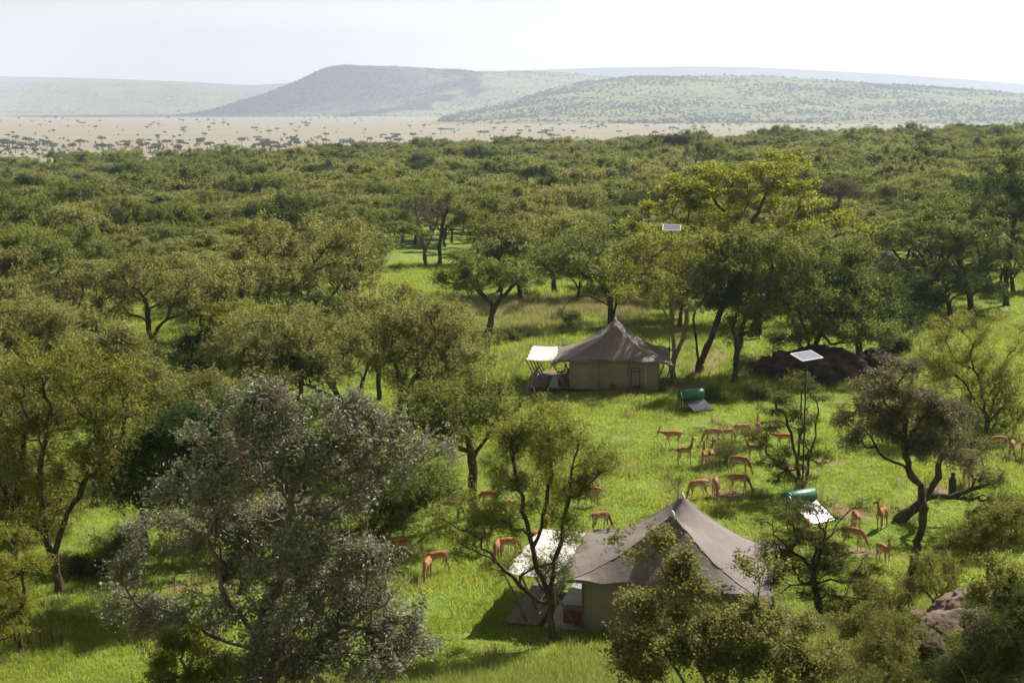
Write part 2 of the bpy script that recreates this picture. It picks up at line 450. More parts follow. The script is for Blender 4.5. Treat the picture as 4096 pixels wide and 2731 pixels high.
# ------------------------------------------------------------------ cloud high above, out of view, that shades the flat topped hill
def make_cloud(cx, cy, rx, ry, alt, seed):
    bm = bmesh.new(); bmesh.ops.create_icosphere(bm, subdivisions=5, radius=1.0)
    for v in bm.verts:
        d = v.co.normalized()
        k = 1.0 + 0.45 * mnoise.fractal(d * 1.6 + Vector((seed, 0, 0)), 1.0, 2.0, 5)
        zz = d.z * 170 * k
        v.co = Vector((d.x * rx * k, d.y * ry * k, zz if zz > 0 else zz * 0.25))
    me = bpy.data.meshes.new("cloud"); bm.to_mesh(me); bm.free()
    for p in me.polygons: p.use_smooth = True
    me.materials.append(M['cloud'])
    hx = cx + sun_vec.x / sun_vec.z * (alt); hy = cy + sun_vec.y / sun_vec.z * (alt)
    o = link("cloud", me, None, (hx, hy, alt))
    tag(o, "white cloud drifting above the frame over the flat topped hill", "cloud", None, 'stuff')
mc, ncl, lcl, oc = new_mat("cloud_white")
dcl = ncl.new("ShaderNodeBsdfDiffuse"); dcl.inputs['Color'].default_value = (0.9, 0.9, 0.9, 1)
tcl = ncl.new("ShaderNodeBsdfTransparent"); mcl = ncl.new("ShaderNodeMixShader")       # thin ragged edges let the sun through
gcl = ncl.new("ShaderNodeTexCoord"); scl_ = ncl.new("ShaderNodeVectorMath"); scl_.operation = 'MULTIPLY'; scl_.inputs[1].default_value = (1 / 1150.0, 1 / 1100.0, 0)
lcl.new(gcl.outputs['Object'], scl_.inputs[0]); lln = ncl.new("ShaderNodeVectorMath"); lln.operation = 'LENGTH'; lcl.new(scl_.outputs[0], lln.inputs[0])
nzc = ncl.new("ShaderNodeTexNoise"); nzc.inputs['Scale'].default_value = 3.0; nzc.inputs['Detail'].default_value = 6; lcl.new(scl_.outputs[0], nzc.inputs['Vector'])
adc = ncl.new("ShaderNodeMath"); adc.operation = 'MULTIPLY_ADD'; adc.inputs[1].default_value = 0.5; lcl.new(nzc.outputs[0], adc.inputs[0]); lcl.new(lln.outputs['Value'], adc.inputs[2])
mrc = ncl.new("ShaderNodeMapRange"); mrc.inputs[1].default_value = 0.60; mrc.inputs[2].default_value = 1.20; lcl.new(adc.outputs[0], mrc.inputs[0])
lcl.new(mrc.outputs[0], mcl.inputs[0]); lcl.new(dcl.outputs[0], mcl.inputs[1]); lcl.new(tcl.outputs[0], mcl.inputs[2]); lcl.new(mcl.outputs[0], oc.inputs['Surface'])
M['cloud'] = mc
make_cloud(-1350, 6900, 1150, 1100, 1750, 3.0)

# ------------------------------------------------------------------ haze between here and the hills
def make_haze(density):
    mb = MB(); mb.box((0, 0, 0), (2 * GROUND_R + 400, 2 * GROUND_R + 400, 435))
    m, n, l, out = new_mat("haze")
    v = n.new("ShaderNodeVolumePrincipled"); v.inputs['Color'].default_value = (0.69, 0.78, 1.0, 1)
    v.inputs['Density'].default_value = density; v.inputs['Anisotropy'].default_value = 0.25
    l.new(v.outputs[0], out.inputs['Volume'])
    o = mb.build("haze", m, None, False, (0, 0, PLAIN_Z - 8 + 217.5))
    tag(o, "pale blue haze lying over the plain", None, None, 'stuff')
make_haze(1.0e-4)
# ------------------------------------------------------------------ trees
def sample_ellipsoids(rng, ells, n, umbrella=0.35, shell=0.5, clump=4):
    """ells: array (k,6) centre xyz + radii; points biased to the outer, upper shell"""
    ells = np.asarray(ells, float)
    w = (ells[:, 3] * ells[:, 4] * ells[:, 5]) ** 0.75
    k = rng.choice(len(ells), size=n * 3, p=w / w.sum())
    d = rng.normal(size=(n * 3, 3)); d /= np.linalg.norm(d, axis=1, keepdims=True)
    r = rng.random(n * 3) ** shell
    keep = (d[:, 2] * r > -1 + umbrella * 1.6) | (rng.random(n * 3) < 0.12)
    p = ells[k, :3] + d * r[:, None] * ells[k, 3:]
    o = d / np.maximum(ells[k, 3:], 1e-3) ; o /= np.linalg.norm(o, axis=1, keepdims=True)
    p, o = p[keep], o[keep]
    # tips gather in small clumps, which leaves gaps between them
    nc = max(6, n // clump)
    sel = rng.integers(0, nc, n); sel[:nc] = np.arange(nc); sel = np.minimum(sel, len(p) - 1)
    sg = np.clip(ells[:, 3:].min(axis=1).mean() * 0.22, 0.08, 0.42)
    jit = rng.normal(size=(n, 3)) * sg * np.array([1.15, 1.15, 0.6]); jit[:nc] *= 0.3
    return p[sel] + jit, unit(o[sel] + rng.normal(size=(n, 3)) * 0.35)

def grow(rng, trunks, tips, r_base, r_tip=0.012, fork=0.45, alpha=0.4, wob=0.10, step=0.45):
    pos, par, plen, ok, paths = [], [], [], [], []
    def add(p, parent, L, allow):
        pos.append(p); par.append(parent); plen.append(L); ok.append(allow); return len(pos) - 1
    for ti, tr in enumerate(trunks):
        tr = [np.asarray(p, float) for p in tr]
        start = -1
        if ti > 0 and pos:
            d = np.linalg.norm(np.array(pos) - tr[0], axis=1); k = int(d.argmin())
            if d[k] < 0.9: start = k
        total = sum(np.linalg.norm(tr[i + 1] - tr[i]) for i in range(len(tr) - 1))
        run = 0.0; path = []
        prev = add(tr[0], -1, 0.0, False) if start < 0 else start
        path.append(prev); base_len = plen[prev]
        # catmull-rom through the limb points
        pts = [tr[0] * 2 - tr[1]] + tr + [tr[-1] * 2 - tr[-2]]
        for i in range(1, len(pts) - 2):
            L = np.linalg.norm(pts[i + 1] - pts[i]); m = max(1, int(math.ceil(L / step)))
            for s in range(1, m + 1):
                t = s / m
                p = 0.5 * ((2 * pts[i]) + (-pts[i - 1] + pts[i + 1]) * t + (2 * pts[i - 1] - 5 * pts[i] + 4 * pts[i + 1] - pts[i + 2]) * t * t
                           + (-pts[i - 1] + 3 * pts[i] - 3 * pts[i + 1] + pts[i + 2]) * t ** 3)
                p = p + rng.normal(size=3) * wob * 0.35
                run += L / m
                f = (run / total > fork) if start < 0 else (run / total > 0.3)
                prev = add(p, prev, base_len + run, f); path.append(prev)
        paths.append(path)
    tips = np.asarray(tips)
    anchors = np.array(pos)
    dist0 = np.array([np.linalg.norm(anchors - t, axis=1).min() for t in tips])
    order = np.argsort(dist0)
    P = np.zeros((len(pos) + len(tips) * 30, 3)); P[:len(pos)] = pos
    L_ = np.zeros(len(P)); L_[:len(pos)] = plen
    OK = np.zeros(len(P), bool); OK[:len(pos)] = ok
    par = list(par); cnt = len(pos); tip_nodes = []; tip_dirs = np.zeros_like(tips)
    Lmin = L_[:cnt][OK[:cnt]].min() if OK[:cnt].any() else 0
    for ti in order:
        t = tips[ti]
        d = np.linalg.norm(P[:cnt] - t, axis=1)
        cost = d + alpha * (L_[:cnt] - Lmin) + np.where(P[:cnt, 2] > t[2] + 0.1, 0.5 * (P[:cnt, 2] - t[2]), 0)
        cost[~OK[:cnt]] = 1e9
        k = int(cost.argmin())
        D = d[k]; m = min(24, max(2, int(math.ceil(D / step))))
        pk = P[k]; pdir = (P[k] - P[par[k]]) if par[k] >= 0 else np.array([0, 0, 1.0])
        pdir = pdir / (np.linalg.norm(pdir) + 1e-9)
        ctrl = pk + 0.35 * D * pdir + 0.22 * (t - pk) + np.array([0, 0, 0.06 * D]) + rng.normal(size=3) * wob * D * 0.5
        path = [k]; prev = k
        for s in range(1, m + 1):
            u = s / m
            p = (1 - u) ** 2 * pk + 2 * u * (1 - u) * ctrl + u * u * t
            if s < m: p = p + rng.normal(size=3) * wob * min(0.5, D / m)
            P[cnt] = p; par.append(prev); L_[cnt] = L_[prev] + D / m; OK[cnt] = True
            prev = cnt; path.append(cnt); cnt += 1
        paths.append(path); tip_nodes.append(prev)
        dd = P[prev] - P[path[-2]]; tip_dirs[ti] = dd / (np.linalg.norm(dd) + 1e-9)
    n_desc = np.zeros(cnt)
    for tn in tip_nodes:
        k = tn
        while k >= 0: n_desc[k] += 1; k = par[k]
    n_desc = np.maximum(n_desc, 1)
    e = math.log(max(r_base / r_tip, 1.5)) / math.log(max(len(tips), 3))
    rad = r_tip * n_desc ** e
    # roots flare
    return P[:cnt], rad, paths, tip_dirs

def wood_mesh(P, rad, paths, rng, sides_big=8, min_r=0.0, flare=True):
    vs, qs, n = [], [], 0
    for pi, path in enumerate(paths):
        if len(path) < 2: continue
        pts = P[path]; r = rad[path].copy()
        r[0] = min(r[0], r[1] * 1.15)
        if flare and (pi == 0 or pts[0, 2] < 0.05):
            h = np.linalg.norm(pts - pts[0], axis=1)
            r = r * (1 + 0.55 * np.exp(-h / 0.35))
        sides = sides_big if r.max() > 0.07 else (5 if r.max() > 0.03 else 3)
        if r.max() < min_r: continue
        r = r * (1 + 0.10 * rng.normal(size=len(r)) * (r > 0.04))
        v = tube_rings(pts, np.maximum(r, 0.004), sides)
        if sides >= 8: v = v + rng.normal(size=v.shape) * 0.05 * np.repeat(r, sides)[:, None]
        vs.append(v); qs.append(tube_quads(len(pts), sides) + n); n += len(v)
    return np.concatenate(vs), np.concatenate(qs)

def leaf_quads(c, n, a, ls, asp, rng, fold=0.25):
    """c centres, n normals, a long axes (unit), ls length"""
    b = np.cross(n, a); b /= np.maximum(np.linalg.norm(b, axis=1, keepdims=True), 1e-9)
    ls = np.broadcast_to(ls, (len(c),))[:, None]
    v = np.stack([c - a * ls * 0.5, c + b * ls * asp * 0.5 + n * ls * fold * asp, c + a * ls * 0.5, c - b * ls * asp * 0.5 + n * ls * fold * asp], 1)
    return v.reshape(-1, 3), np.arange(len(c) * 4).reshape(-1, 4)

def leaf_tris(c, n, a, ls, asp, rng):
    b = np.cross(n, a); b /= np.maximum(np.linalg.norm(b, axis=1, keepdims=True), 1e-9)
    ls = np.broadcast_to(ls, (len(c),))[:, None]
    v = np.stack([c - a * ls * 0.5 - b * ls * asp * 0.5, c - a * ls * 0.5 + b * ls * asp * 0.5, c + a * ls * 0.5], 1)
    return v.reshape(-1, 3), np.arange(len(c) * 3).reshape(-1, 3)

def unit(v): return v / np.maximum(np.linalg.norm(v, axis=-1, keepdims=True), 1e-9)

def sprays(rng, tips, outs, K, L, m, ls, style):
    """short twigs around every tip with leaflets along them; returns leaf centres, axes, normals, twig lines"""
    T = len(tips)
    up = np.array([0, 0, 1.0])
    if style == 'feather':
        d = unit(outs[:, None, :] * 0.75 + up * 0.35 + rng.normal(size=(T, K, 3)) * 0.65)
    elif style == 'layer':
        rr = rng.normal(size=(T, K, 3)); rr[..., 2] *= 0.25
        d = unit(outs[:, None, :] * np.array([0.6, 0.6, 0.05]) + rr + up * 0.12)
    elif style == 'upright':
        d = unit(outs[:, None, :] * 0.45 + up * 0.9 + rng.normal(size=(T, K, 3)) * 0.4)
    else:
        d = unit(outs[:, None, :] * 0.6 + up * 0.15 + rng.normal(size=(T, K, 3)) * 0.9)
    ln = L * (0.5 + 0.9 * rng.random((T, K, 1)))
    base = tips[:, None, :] + rng.normal(size=(T, K, 3)) * L * 0.30 * (np.array([1, 1, 0.35]) if style == 'layer' else 1.0)
    tt = (np.arange(m) + rng.random((T, K, m))) / m
    droop = np.zeros(3); droop[2] = -0.18
    c = base[:, :, None, :] + d[:, :, None, :] * (ln[:, :, None, :] * tt[..., None]) + droop * (ln[:, :, None, :] * tt[..., None] ** 2)
    c = c + rng.normal(size=c.shape) * ls * 0.55
    side = unit(np.cross(d, up) + 1e-6)
    sgn = np.where(rng.random((T, K, m, 1)) < 0.5, -1.0, 1.0)
    a = unit(d[:, :, None, :] * 0.5 + side[:, :, None, :] * sgn + rng.normal(size=c.shape) * 0.45)
    nrm = rng.normal(size=c.shape) * 0.7; nrm[..., 2] += (1.3 if style == 'layer' else 0.7)
    nrm = unit(nrm - a * (nrm * a).sum(-1, keepdims=True))
    return c.reshape(-1, 3), a.reshape(-1, 3), nrm.reshape(-1, 3), base.reshape(-1, 3), (base + d * ln + droop * ln).reshape(-1, 3)

def build_plant(rng, trunks, ells, n_tips, leaf=('leaf_olive',), bark='bark_dark', r_base=0.16, r_tip=0.012, style='feather', K=6, L=0.55, m=9, ls=0.09,
                asp=0.5, fork=0.5, alpha=0.4, wob=0.10, umbrella=0.35, shell=0.5, twigs=True, bare=0.0, step=0.45, dry=0, sides=8, twig_r=0.006, clump=4):
    """returns (wood mesh, [leaf meshes]) in world coordinates minus the first trunk point"""
    base = np.asarray(trunks[0][0], float)
    trunks = [[np.asarray(p, float) - base for p in t] for t in trunks]
    ells = np.asarray(ells, float).copy(); ells[:, :3] -= base
    tips, outs = sample_ellipsoids(rng, ells, n_tips, umbrella, shell, clump)
    P, rad, paths, tdir = grow(rng, trunks, tips, r_base, r_tip, fork, alpha, wob, step)
    outs = unit(outs * 0.7 + tdir * 0.6)
    wv, wq = wood_mesh(P, rad, paths, rng, sides)
    keep = rng.random(len(tips)) >= bare
    c, a, nn, tb, te = sprays(rng, tips[keep], outs[keep], K, L, m, ls, style)
    lv, lq = (leaf_quads if style == 'broad' else leaf_tris)(c, nn, a, ls * (0.7 + 0.6 * rng.random(len(c))), asp, rng)
    rnd = np.clip(rng.random(len(lq)), 0, 1)
    faces = [(wq, 0)]
    if twigs:
        if (~keep).any():
            _, _, _, tb2, te2 = sprays(rng, tips[~keep], outs[~keep], K, L * 1.2, 1, ls, style)
            tb = np.concatenate([tb, tb2]); te = np.concatenate([te, te2])
        w = twig_r
        sidev = unit(np.cross(te - tb, rng.normal(size=tb.shape)))
        tv = np.stack([tb - sidev * w, tb + sidev * w, te], 1).reshape(-1, 3)
        tf = np.arange(len(tb) * 3).reshape(-1, 3) + len(wv)
        wv = np.concatenate([wv, tv]); faces.append((tf, 0))
    wood = fast_mesh("trunk", wv, faces, [M[bark]], True)
    crown = fast_mesh("crown", lv, [(lq, 0)], [M[leaf]] if isinstance(leaf, str) else [M[x] for x in leaf], False, {"rnd": rnd})
    return base, wood, crown, (P, rad, tips)

def plant(name, label, cat, trunks, ells, n_tips, seed, group=None, **kw):
    rng = np.random.default_rng(seed)
    base, wood, crown, info = build_plant(rng, trunks, ells, n_tips, **kw)
    root = empty(name, base)
    tag(root, label, cat, group)
    w = link("trunk" if cat == "tree" else "stem", wood, root)
    c = link("crown" if cat == "tree" else "foliage", crown, root)
    return root, info

# ------------------------------------------------------------------ instancing helper for what nobody could count
def scatter(name, label, pts, rotz, scl, idx, protos, tilt=None):
    n = len(pts)
    me = bpy.data.meshes.new(name)
    me.vertices.add(n); me.vertices.foreach_set("co", np.asarray(pts, np.float32).ravel())
    rot = np.zeros((n, 3), np.float32); rot[:, 2] = rotz
    if tilt is not None: rot[:, :2] = tilt
    for an, arr in (("inst_rot", rot), ("inst_scale", np.asarray(scl, np.float32).reshape(n, -1) * np.ones((1, 3), np.float32))):
        at_ = me.attributes.new(an, 'FLOAT_VECTOR', 'POINT'); at_.data.foreach_set("vector", arr.astype(np.float32).ravel())
    ai = me.attributes.new("inst_idx", 'INT', 'POINT'); ai.data.foreach_set("value", np.asarray(idx, np.int32))
    o = link(name, me)
    ng = bpy.data.node_groups.new(name + "_scatter", 'GeometryNodeTree')
    ng.interface.new_socket("Geometry", in_out='INPUT', socket_type='NodeSocketGeometry')
    ng.interface.new_socket("Geometry", in_out='OUTPUT', socket_type='NodeSocketGeometry')
    N, Lk = ng.nodes, ng.links
    gi, go, join = N.new("NodeGroupInput"), N.new("NodeGroupOutput"), N.new("GeometryNodeJoinGeometry")
    def named(an, dt):
        a = N.new("GeometryNodeInputNamedAttribute"); a.data_type = dt; a.inputs[0].default_value = an
        return next(s for s in a.outputs if s.enabled and s.name == "Attribute")
    r_, s_, i_ = named("inst_rot", 'FLOAT_VECTOR'), named("inst_scale", 'FLOAT_VECTOR'), named("inst_idx", 'INT')
    for k, pr in enumerate(protos):
        inf = N.new("GeometryNodeObjectInfo"); inf.inputs['Object'].default_value = pr
        inf.inputs['As Instance'].default_value = True
        cmp_ = N.new("FunctionNodeCompare"); cmp_.data_type = 'INT'; cmp_.operation = 'EQUAL'
        Lk.new(i_, cmp_.inputs[2]); cmp_.inputs[3].default_value = k
        ip = N.new("GeometryNodeInstanceOnPoints")
        e2r = N.new("FunctionNodeEulerToRotation"); Lk.new(r_, e2r.inputs[0])
        Lk.new(gi.outputs[0], ip.inputs['Points']); Lk.new(inf.outputs['Geometry'], ip.inputs['Instance'])
        Lk.new(e2r.outputs[0], ip.inputs['Rotation']); Lk.new(s_, ip.inputs['Scale']); Lk.new(cmp_.outputs[0], ip.inputs['Selection'])
        Lk.new(ip.outputs[0], join.inputs[0])
    Lk.new(join.outputs[0], go.inputs[0])
    md = o.modifiers.new("scatter", 'NODES'); md.node_group = ng
    tag(o, label, None, None, 'stuff')
    return o

def proto_object(name, me):
    return bpy.data.objects.new(name, me)          # not linked: only a source for the scatter above

def joined_plant_mesh(name, wood, crown):
    """wood and leaves of a small far tree in one mesh with two materials"""
    nv = len(wood.vertices); wv = np.empty(nv * 3, np.float32); wood.vertices.foreach_get("co", wv)
    cv = np.empty(len(crown.vertices) * 3, np.float32); crown.vertices.foreach_get("co", cv)
    def faces(me, off, mi):
        out = {}
        ls = np.empty(len(me.polygons), np.int32); lt = np.empty(len(me.polygons), np.int32); lv = np.empty(len(me.loops), np.int32)
        me.polygons.foreach_get("loop_start", ls); me.polygons.foreach_get("loop_total", lt); me.loops.foreach_get("vertex_index", lv)
        res = []
        for k in np.unique(lt):
            s = ls[lt == k]; res.append((lv[s[:, None] + np.arange(k)[None]] + off, mi))
        return res
    fl = faces(wood, 0, 0) + faces(crown, nv, 1)
    nw = sum(len(f) for f, mi in fl if mi == 0); nc = sum(len(f) for f, mi in fl if mi == 1)
    rr = np.random.default_rng(5).random(nw + nc)
    return fast_mesh(name, np.concatenate([wv, cv]).reshape(-1, 3), fl, [wood.materials[0], crown.materials[0]], False, {"rnd": rr})
# ------------------------------------------------------------------ woodland beyond the camp
def umbrella_proto(seed, H, W, n_tips, leaf, K, m, ls, L=0.6, style='feather', bark='bark_dark', step=0.6, sides=6, flat=0.20, twigs=True, multi=False):
    rng = np.random.default_rng(seed)
    lean = rng.normal(size=2) * 0.35
    fz = H * (0.30 if not multi else 0.12)
    trunks = [[(0, 0, 0), (lean[0] * 0.3, lean[1] * 0.3, fz * 0.6), (lean[0] * 0.7, lean[1] * 0.7, fz), (lean[0], lean[1], H * 0.55)]]
    nb = 3 + int(rng.integers(0, 3))
    a0 = rng.random() * 6.28
    ells = [(lean[0], lean[1], H * 0.84, W * 0.28, W * 0.28, H * 0.12)]
    for k in range(nb):
        a = a0 + k * 6.283 / nb + rng.normal() * 0.3; rr = W * (0.22 + 0.12 * rng.random())
        cx, cy = lean[0] + rr * math.cos(a), lean[1] + rr * math.sin(a)
        cz = H * (0.66 + 0.18 * rng.random())
        sz = W * (0.20 + 0.10 * rng.random())
        ells.append((cx, cy, cz, sz, sz, H * flat * (0.5 + 0.35 * rng.random())))
        trunks.append([(lean[0] * 0.7, lean[1] * 0.7, fz), (cx * 0.35, cy * 0.35, fz + (cz - fz) * 0.5), (cx * 0.75, cy * 0.75, cz - H * 0.08)])
    return build_plant(rng, trunks, ells, n_tips, leaf=leaf, bark=bark, r_base=0.035 * H * (0.8 if multi else 1.0) * 0.9, r_tip=0.012, style=style, K=K, L=L, m=m, ls=ls,
                       asp=0.55, fork=0.8, alpha=0.35, wob=0.12, umbrella=0.40, shell=0.42, twigs=twigs, step=step, sides=sides)

MID = []
specs = [(11, 6.2, 10.0, 'leaf_olive', 'feather'), (12, 5.2, 9.4, 'leaf_olive', 'layer'), (13, 7.2, 10.4, 'leaf_green', 'feather'), (14, 5.8, 8.6, 'leaf_olive', 'upright'),
         (15, 6.4, 11.0, 'leaf_green', 'layer'), (16, 4.8, 7.6, 'leaf_olive', 'feather'), (17, 6.6, 9.0, 'leaf_dark', 'feather'), (18, 6.0, 9.0, 'leaf_lime', 'layer'), (19, 5.4, 8.0, 'leaf_dead', 'feather')]
for sd_, H_, W_, lf, st in specs:
    b_, wood_, crown_, _ = umbrella_proto(sd_, H_, W_, 230 if lf != 'leaf_dead' else 120, lf, 8, 11, 0.16 if lf != 'leaf_dead' else 0.10, 0.62, st)
    MID.append((wood_, crown_, H_, W_))
FAR = []
for sd_, H_, W_, lf, st in specs:
    b_, wood_, crown_, _ = umbrella_proto(sd_ + 100, H_, W_, 130, lf, 6, 10, 0.27 if lf != 'leaf_dead' else 0.2, 0.75, st, step=0.9, sides=4, twigs=False)
    FAR.append((proto_object("woodland_source", joined_plant_mesh("woodland_tree", wood_, crown_)), H_, W_))

# grassy openings that stay visible from the camp's lookout: (U, V, half width, half height)
OPEN = [(1690, 1090, 85, 88), (2080, 1310, 300, 105), (560, 1400, 150, 100), (620, 1270, 90, 70), (4060, 1300, 130, 120), (2380, 1300, 130, 90), (3000, 1310, 100, 50),
        (480, 1960, 120, 150), (760, 620, 60, 18), (300, 640, 60, 15), (3260, 1400, 330, 130)]
def blocked(x, y, z, hw, h):
    u, v = project((x, y, z)); s = F_PX / y
    u0, u1, v0, v1 = u - hw * s, u + hw * s, v - h * s, v
    for (cu, cv, ru, rv) in OPEN:
        if u1 > cu - ru and u0 < cu + ru and v1 > cv - rv and v0 < cv + rv: return True
    return False

PK = [.19, .17, .12, .13, .12, .12, .07, .05, .03]
MID_LABELS = ["rounded olive acacia packed into the woodland behind the camp", "low olive acacia packed into the woodland behind the camp", "taller green acacia packed into the woodland behind the camp",
              "olive acacia with upright sprays in the woodland behind the camp", "green acacia with flat tiers in the woodland behind the camp", "small olive acacia squeezed into the woodland behind the camp",
              "dark green acacia standing out in the woodland behind the camp",
              "bright tiered acacia in the woodland behind the camp", "leafless brownish acacia in the woodland behind the camp"]
HERO_SPOTS = []          # filled by the camp trees: (x, y, radius)
def plant_woodland():
    rng = np.random.default_rng(77)
    near, far = [], []
    pts = []
    cell = 3.0
    grid = {}
    tries = 0
    N_T = 30000
    a_ = rng.uniform(-0.44, 0.44, N_T); yy = 80.0 * (1180.0 / 80.0) ** rng.random(N_T)
    for a, y in zip(a_, yy):
        x = a * y
        # the wood thins out towards the plain on the left
        edge = 540 + 560 * a
        u = (y - edge) / 300.0
        if u > 0 and rng.random() < min(1.0, 0.55 + u * 0.45): continue
        if u > 1.1: continue
        z = float(terrain(x, y))
        sp = 4.3 + 0.9 * rng.random() + (0.8 if y > 250 else 0)
        key = (int(x // 6), int(y // 6)); bad = False
        for i in (-1, 0, 1):
            for j in (-1, 0, 1):
                for (px, py, ps) in grid.get((key[0] + i, key[1] + j), ()):
                    if (px - x) ** 2 + (py - y) ** 2 < ((sp + ps) / 2) ** 2 * 1.35: bad = True; break
                if bad: break
            if bad: break
        if bad: continue
        if any((hx - x) ** 2 + (hy - y) ** 2 < hr * hr for hx, hy, hr in HERO_SPOTS): continue
        if y < 260 and blocked(x, y, z, 3.8, 6.0): continue
        if y < 112 and not (x < -0.13 * y or x > 0.27 * y): continue
        if y < 97 and x > 0: continue
        grid.setdefault(key, []).append((x, y, sp))
        pts.append((x, y, z))
    pts.sort(key=lambda p: p[1])
    inview = [p for p in pts if abs(p[0] / p[1]) < 0.385]
    lim = inview[299][1] if len(inview) > 300 else 1e9
    far_p = []
    k = 0
    for (x, y, z) in pts:
        s = 0.66 + 0.62 * rng.random() ** 1.2
        rz = rng.random() * 6.283
        if y <= lim and abs(x / y) < 0.385:
            kk = int(rng.choice(len(MID), p=PK))
            wood, crown, H, W = MID[kk]
            r = empty("woodland_tree", (x, y, z - 0.05), rz); r.scale = (s, s, s * (0.9 + 0.25 * rng.random()))
            tag(r, MID_LABELS[kk], "tree", "acacias of the woodland behind the camp")
            link("trunk", wood, r); link("crown", crown, r)
        else:
            far_p.append((x, y, z - 0.05, rz, s, int(rng.choice(len(FAR), p=PK))))
    fp = np.array(far_p)
    scl = np.stack([fp[:, 4], fp[:, 4], fp[:, 4] * np.random.default_rng(3).uniform(0.85, 1.15, len(fp))], 1)
    scatter("woodland", "dense acacia woodland stretching away to the plain", fp[:, :3], fp[:, 3], scl, fp[:, 5].astype(int), [f[0] for f in FAR])
    print("woodland", len(pts), "far", len(fp), "lim", lim)
# ------------------------------------------------------------------ the trees and shrubs of the camp, one by one
S_ = 4096.0 / 2352.0        # planning coordinates below are in a 2352 px wide frame
def g2(u, v): return ground(u * S_, v * S_)
def p2(u, v, y): return at(u * S_, v * S_, y)

def camp_plant(name, label, cat, y, trunks, ells, n_tips, seed, depth=1.0, group=None, ground_first=True, hero_r=2.5, **kw):
    """trunks and crown lobes are planned on the plane at distance y, then given real depth"""
    rng = np.random.default_rng(seed + 1000)
    if y is None: y = g2(*trunks[0][0])[1]
    k = S_ * y / F_PX
    T = []
    for i, tr in enumerate(trunks):
        off = 0.0 if i == 0 else rng.normal() * 0.5 * depth
        pts = []
        for j, (u, v) in enumerate(tr):
            f = j / max(1, len(tr) - 1)
            pts.append(p2(u, v, y + off * f))
        T.append(pts)
    b = T[0][0]
    if ground_first:
        z = float(terrain(b[0], b[1])); b[2] = min(b[2], z) - 0.08 if abs(b[2] - z) < 1.5 else b[2]
        T[0][0] = np.array([b[0], b[1], z - 0.08])
    E = []
    for e in ells:
        cu, cv, ru, rv = e[:4]
        dy = e[4] if len(e) > 4 else rng.normal() * 0.35 * ru * k * depth
        c = p2(cu, cv, y + dy)
        rx = ru * k
        ry = max(rx, 1.3 * rv * k) * depth * 0.95
        E.append((*c, rx, ry, rv * k * 0.97))
    HERO_SPOTS.append((b[0], b[1], hero_r))
    return plant(name, label, cat, T, E, n_tips, seed, group, **kw)

# silver leaved tree in the left foreground
silver_kw = dict(leaf='leaf_silver', bark='bark_grey', r_base=0.155, r_tip=0.009, style='broad', clump=2, K=8, L=0.29, m=6, ls=0.125, asp=0.42, fork=0.25, alpha=0.3, wob=0.22,
                 umbrella=0.12, shell=0.6, bare=0.10, twig_r=0.007, step=0.35)
_, silver_info = camp_plant("silver_leaved_tree", "gnarled silver leaved tree with pale twisted branches in the left foreground", "tree", 33.0,
    [[(640, 1700), (620, 1600), (600, 1500), (600, 1440), (640, 1330), (660, 1260), (668, 1200), (672, 1150)],
     [(672, 1150), (640, 1110), (600, 1060), (560, 1010), (520, 980)], [(672, 1150), (700, 1080), (740, 1010), (770, 950), (830, 910)],
     [(672, 1150), (730, 1125), (790, 1095), (870, 1060), (960, 1040), (1040, 1040)], [(668, 1210), (600, 1190), (540, 1170), (470, 1130), (420, 1100)],
     [(600, 1480), (540, 1400), (505, 1330), (490, 1270), (450, 1225), (400, 1220)],
     [(610, 1420), (560, 1330), (480, 1330), (420, 1345), (360, 1360), (300, 1335), (230, 1355), (170, 1350), (120, 1390)],
     [(620, 1560), (700, 1490), (800, 1440), (880, 1390), (940, 1330)], [(610, 1500), (500, 1470), (420, 1420), (330, 1390), (260, 1370)],
     [(640, 1330), (720, 1290), (800, 1260), (870, 1240)]],
    [(620, 920, 90, 45), (540, 960, 80, 60), (460, 1010, 60, 60), (760, 950, 120, 60), (850, 990, 90, 60), (960, 1030, 90, 35), (1040, 1040, 45, 25), (640, 1010, 130, 60),
     (420, 1120, 70, 50), (520, 1110, 110, 70), (700, 1070, 130, 60), (820, 1110, 90, 50), (330, 1230, 80, 45), (430, 1240, 60, 40), (290, 1380, 60, 40), (360, 1410, 80, 45),
     (480, 1400, 80, 60), (700, 1270, 110, 60), (830, 1260, 80, 60), (900, 1320, 80, 60), (800, 1370, 130, 70), (640, 1400, 110, 70), (900, 1420, 90, 60), (720, 1480, 170, 70),
     (860, 1510, 100, 60), (600, 1530, 120, 50), (600, 1190, 120, 50), (760, 1180, 100, 45), (480, 1190, 90, 45), (560, 1280, 90, 50), (950, 1480, 70, 60), (880, 960, 50, 40), (700, 1340, 90, 50), (610, 1340, 70, 45, -1.4), (620, 1430, 80, 50, -1.6), (600, 1520, 90, 50, -1.6), (680, 1240, 60, 40, -1.3), (300, 1300, 60, 35), (820, 1040, 90, 50), (900, 1080, 70, 40), (560, 1230, 90, 50), (780, 1320, 90, 50)], 1250, 21, 1.0, **silver_kw)

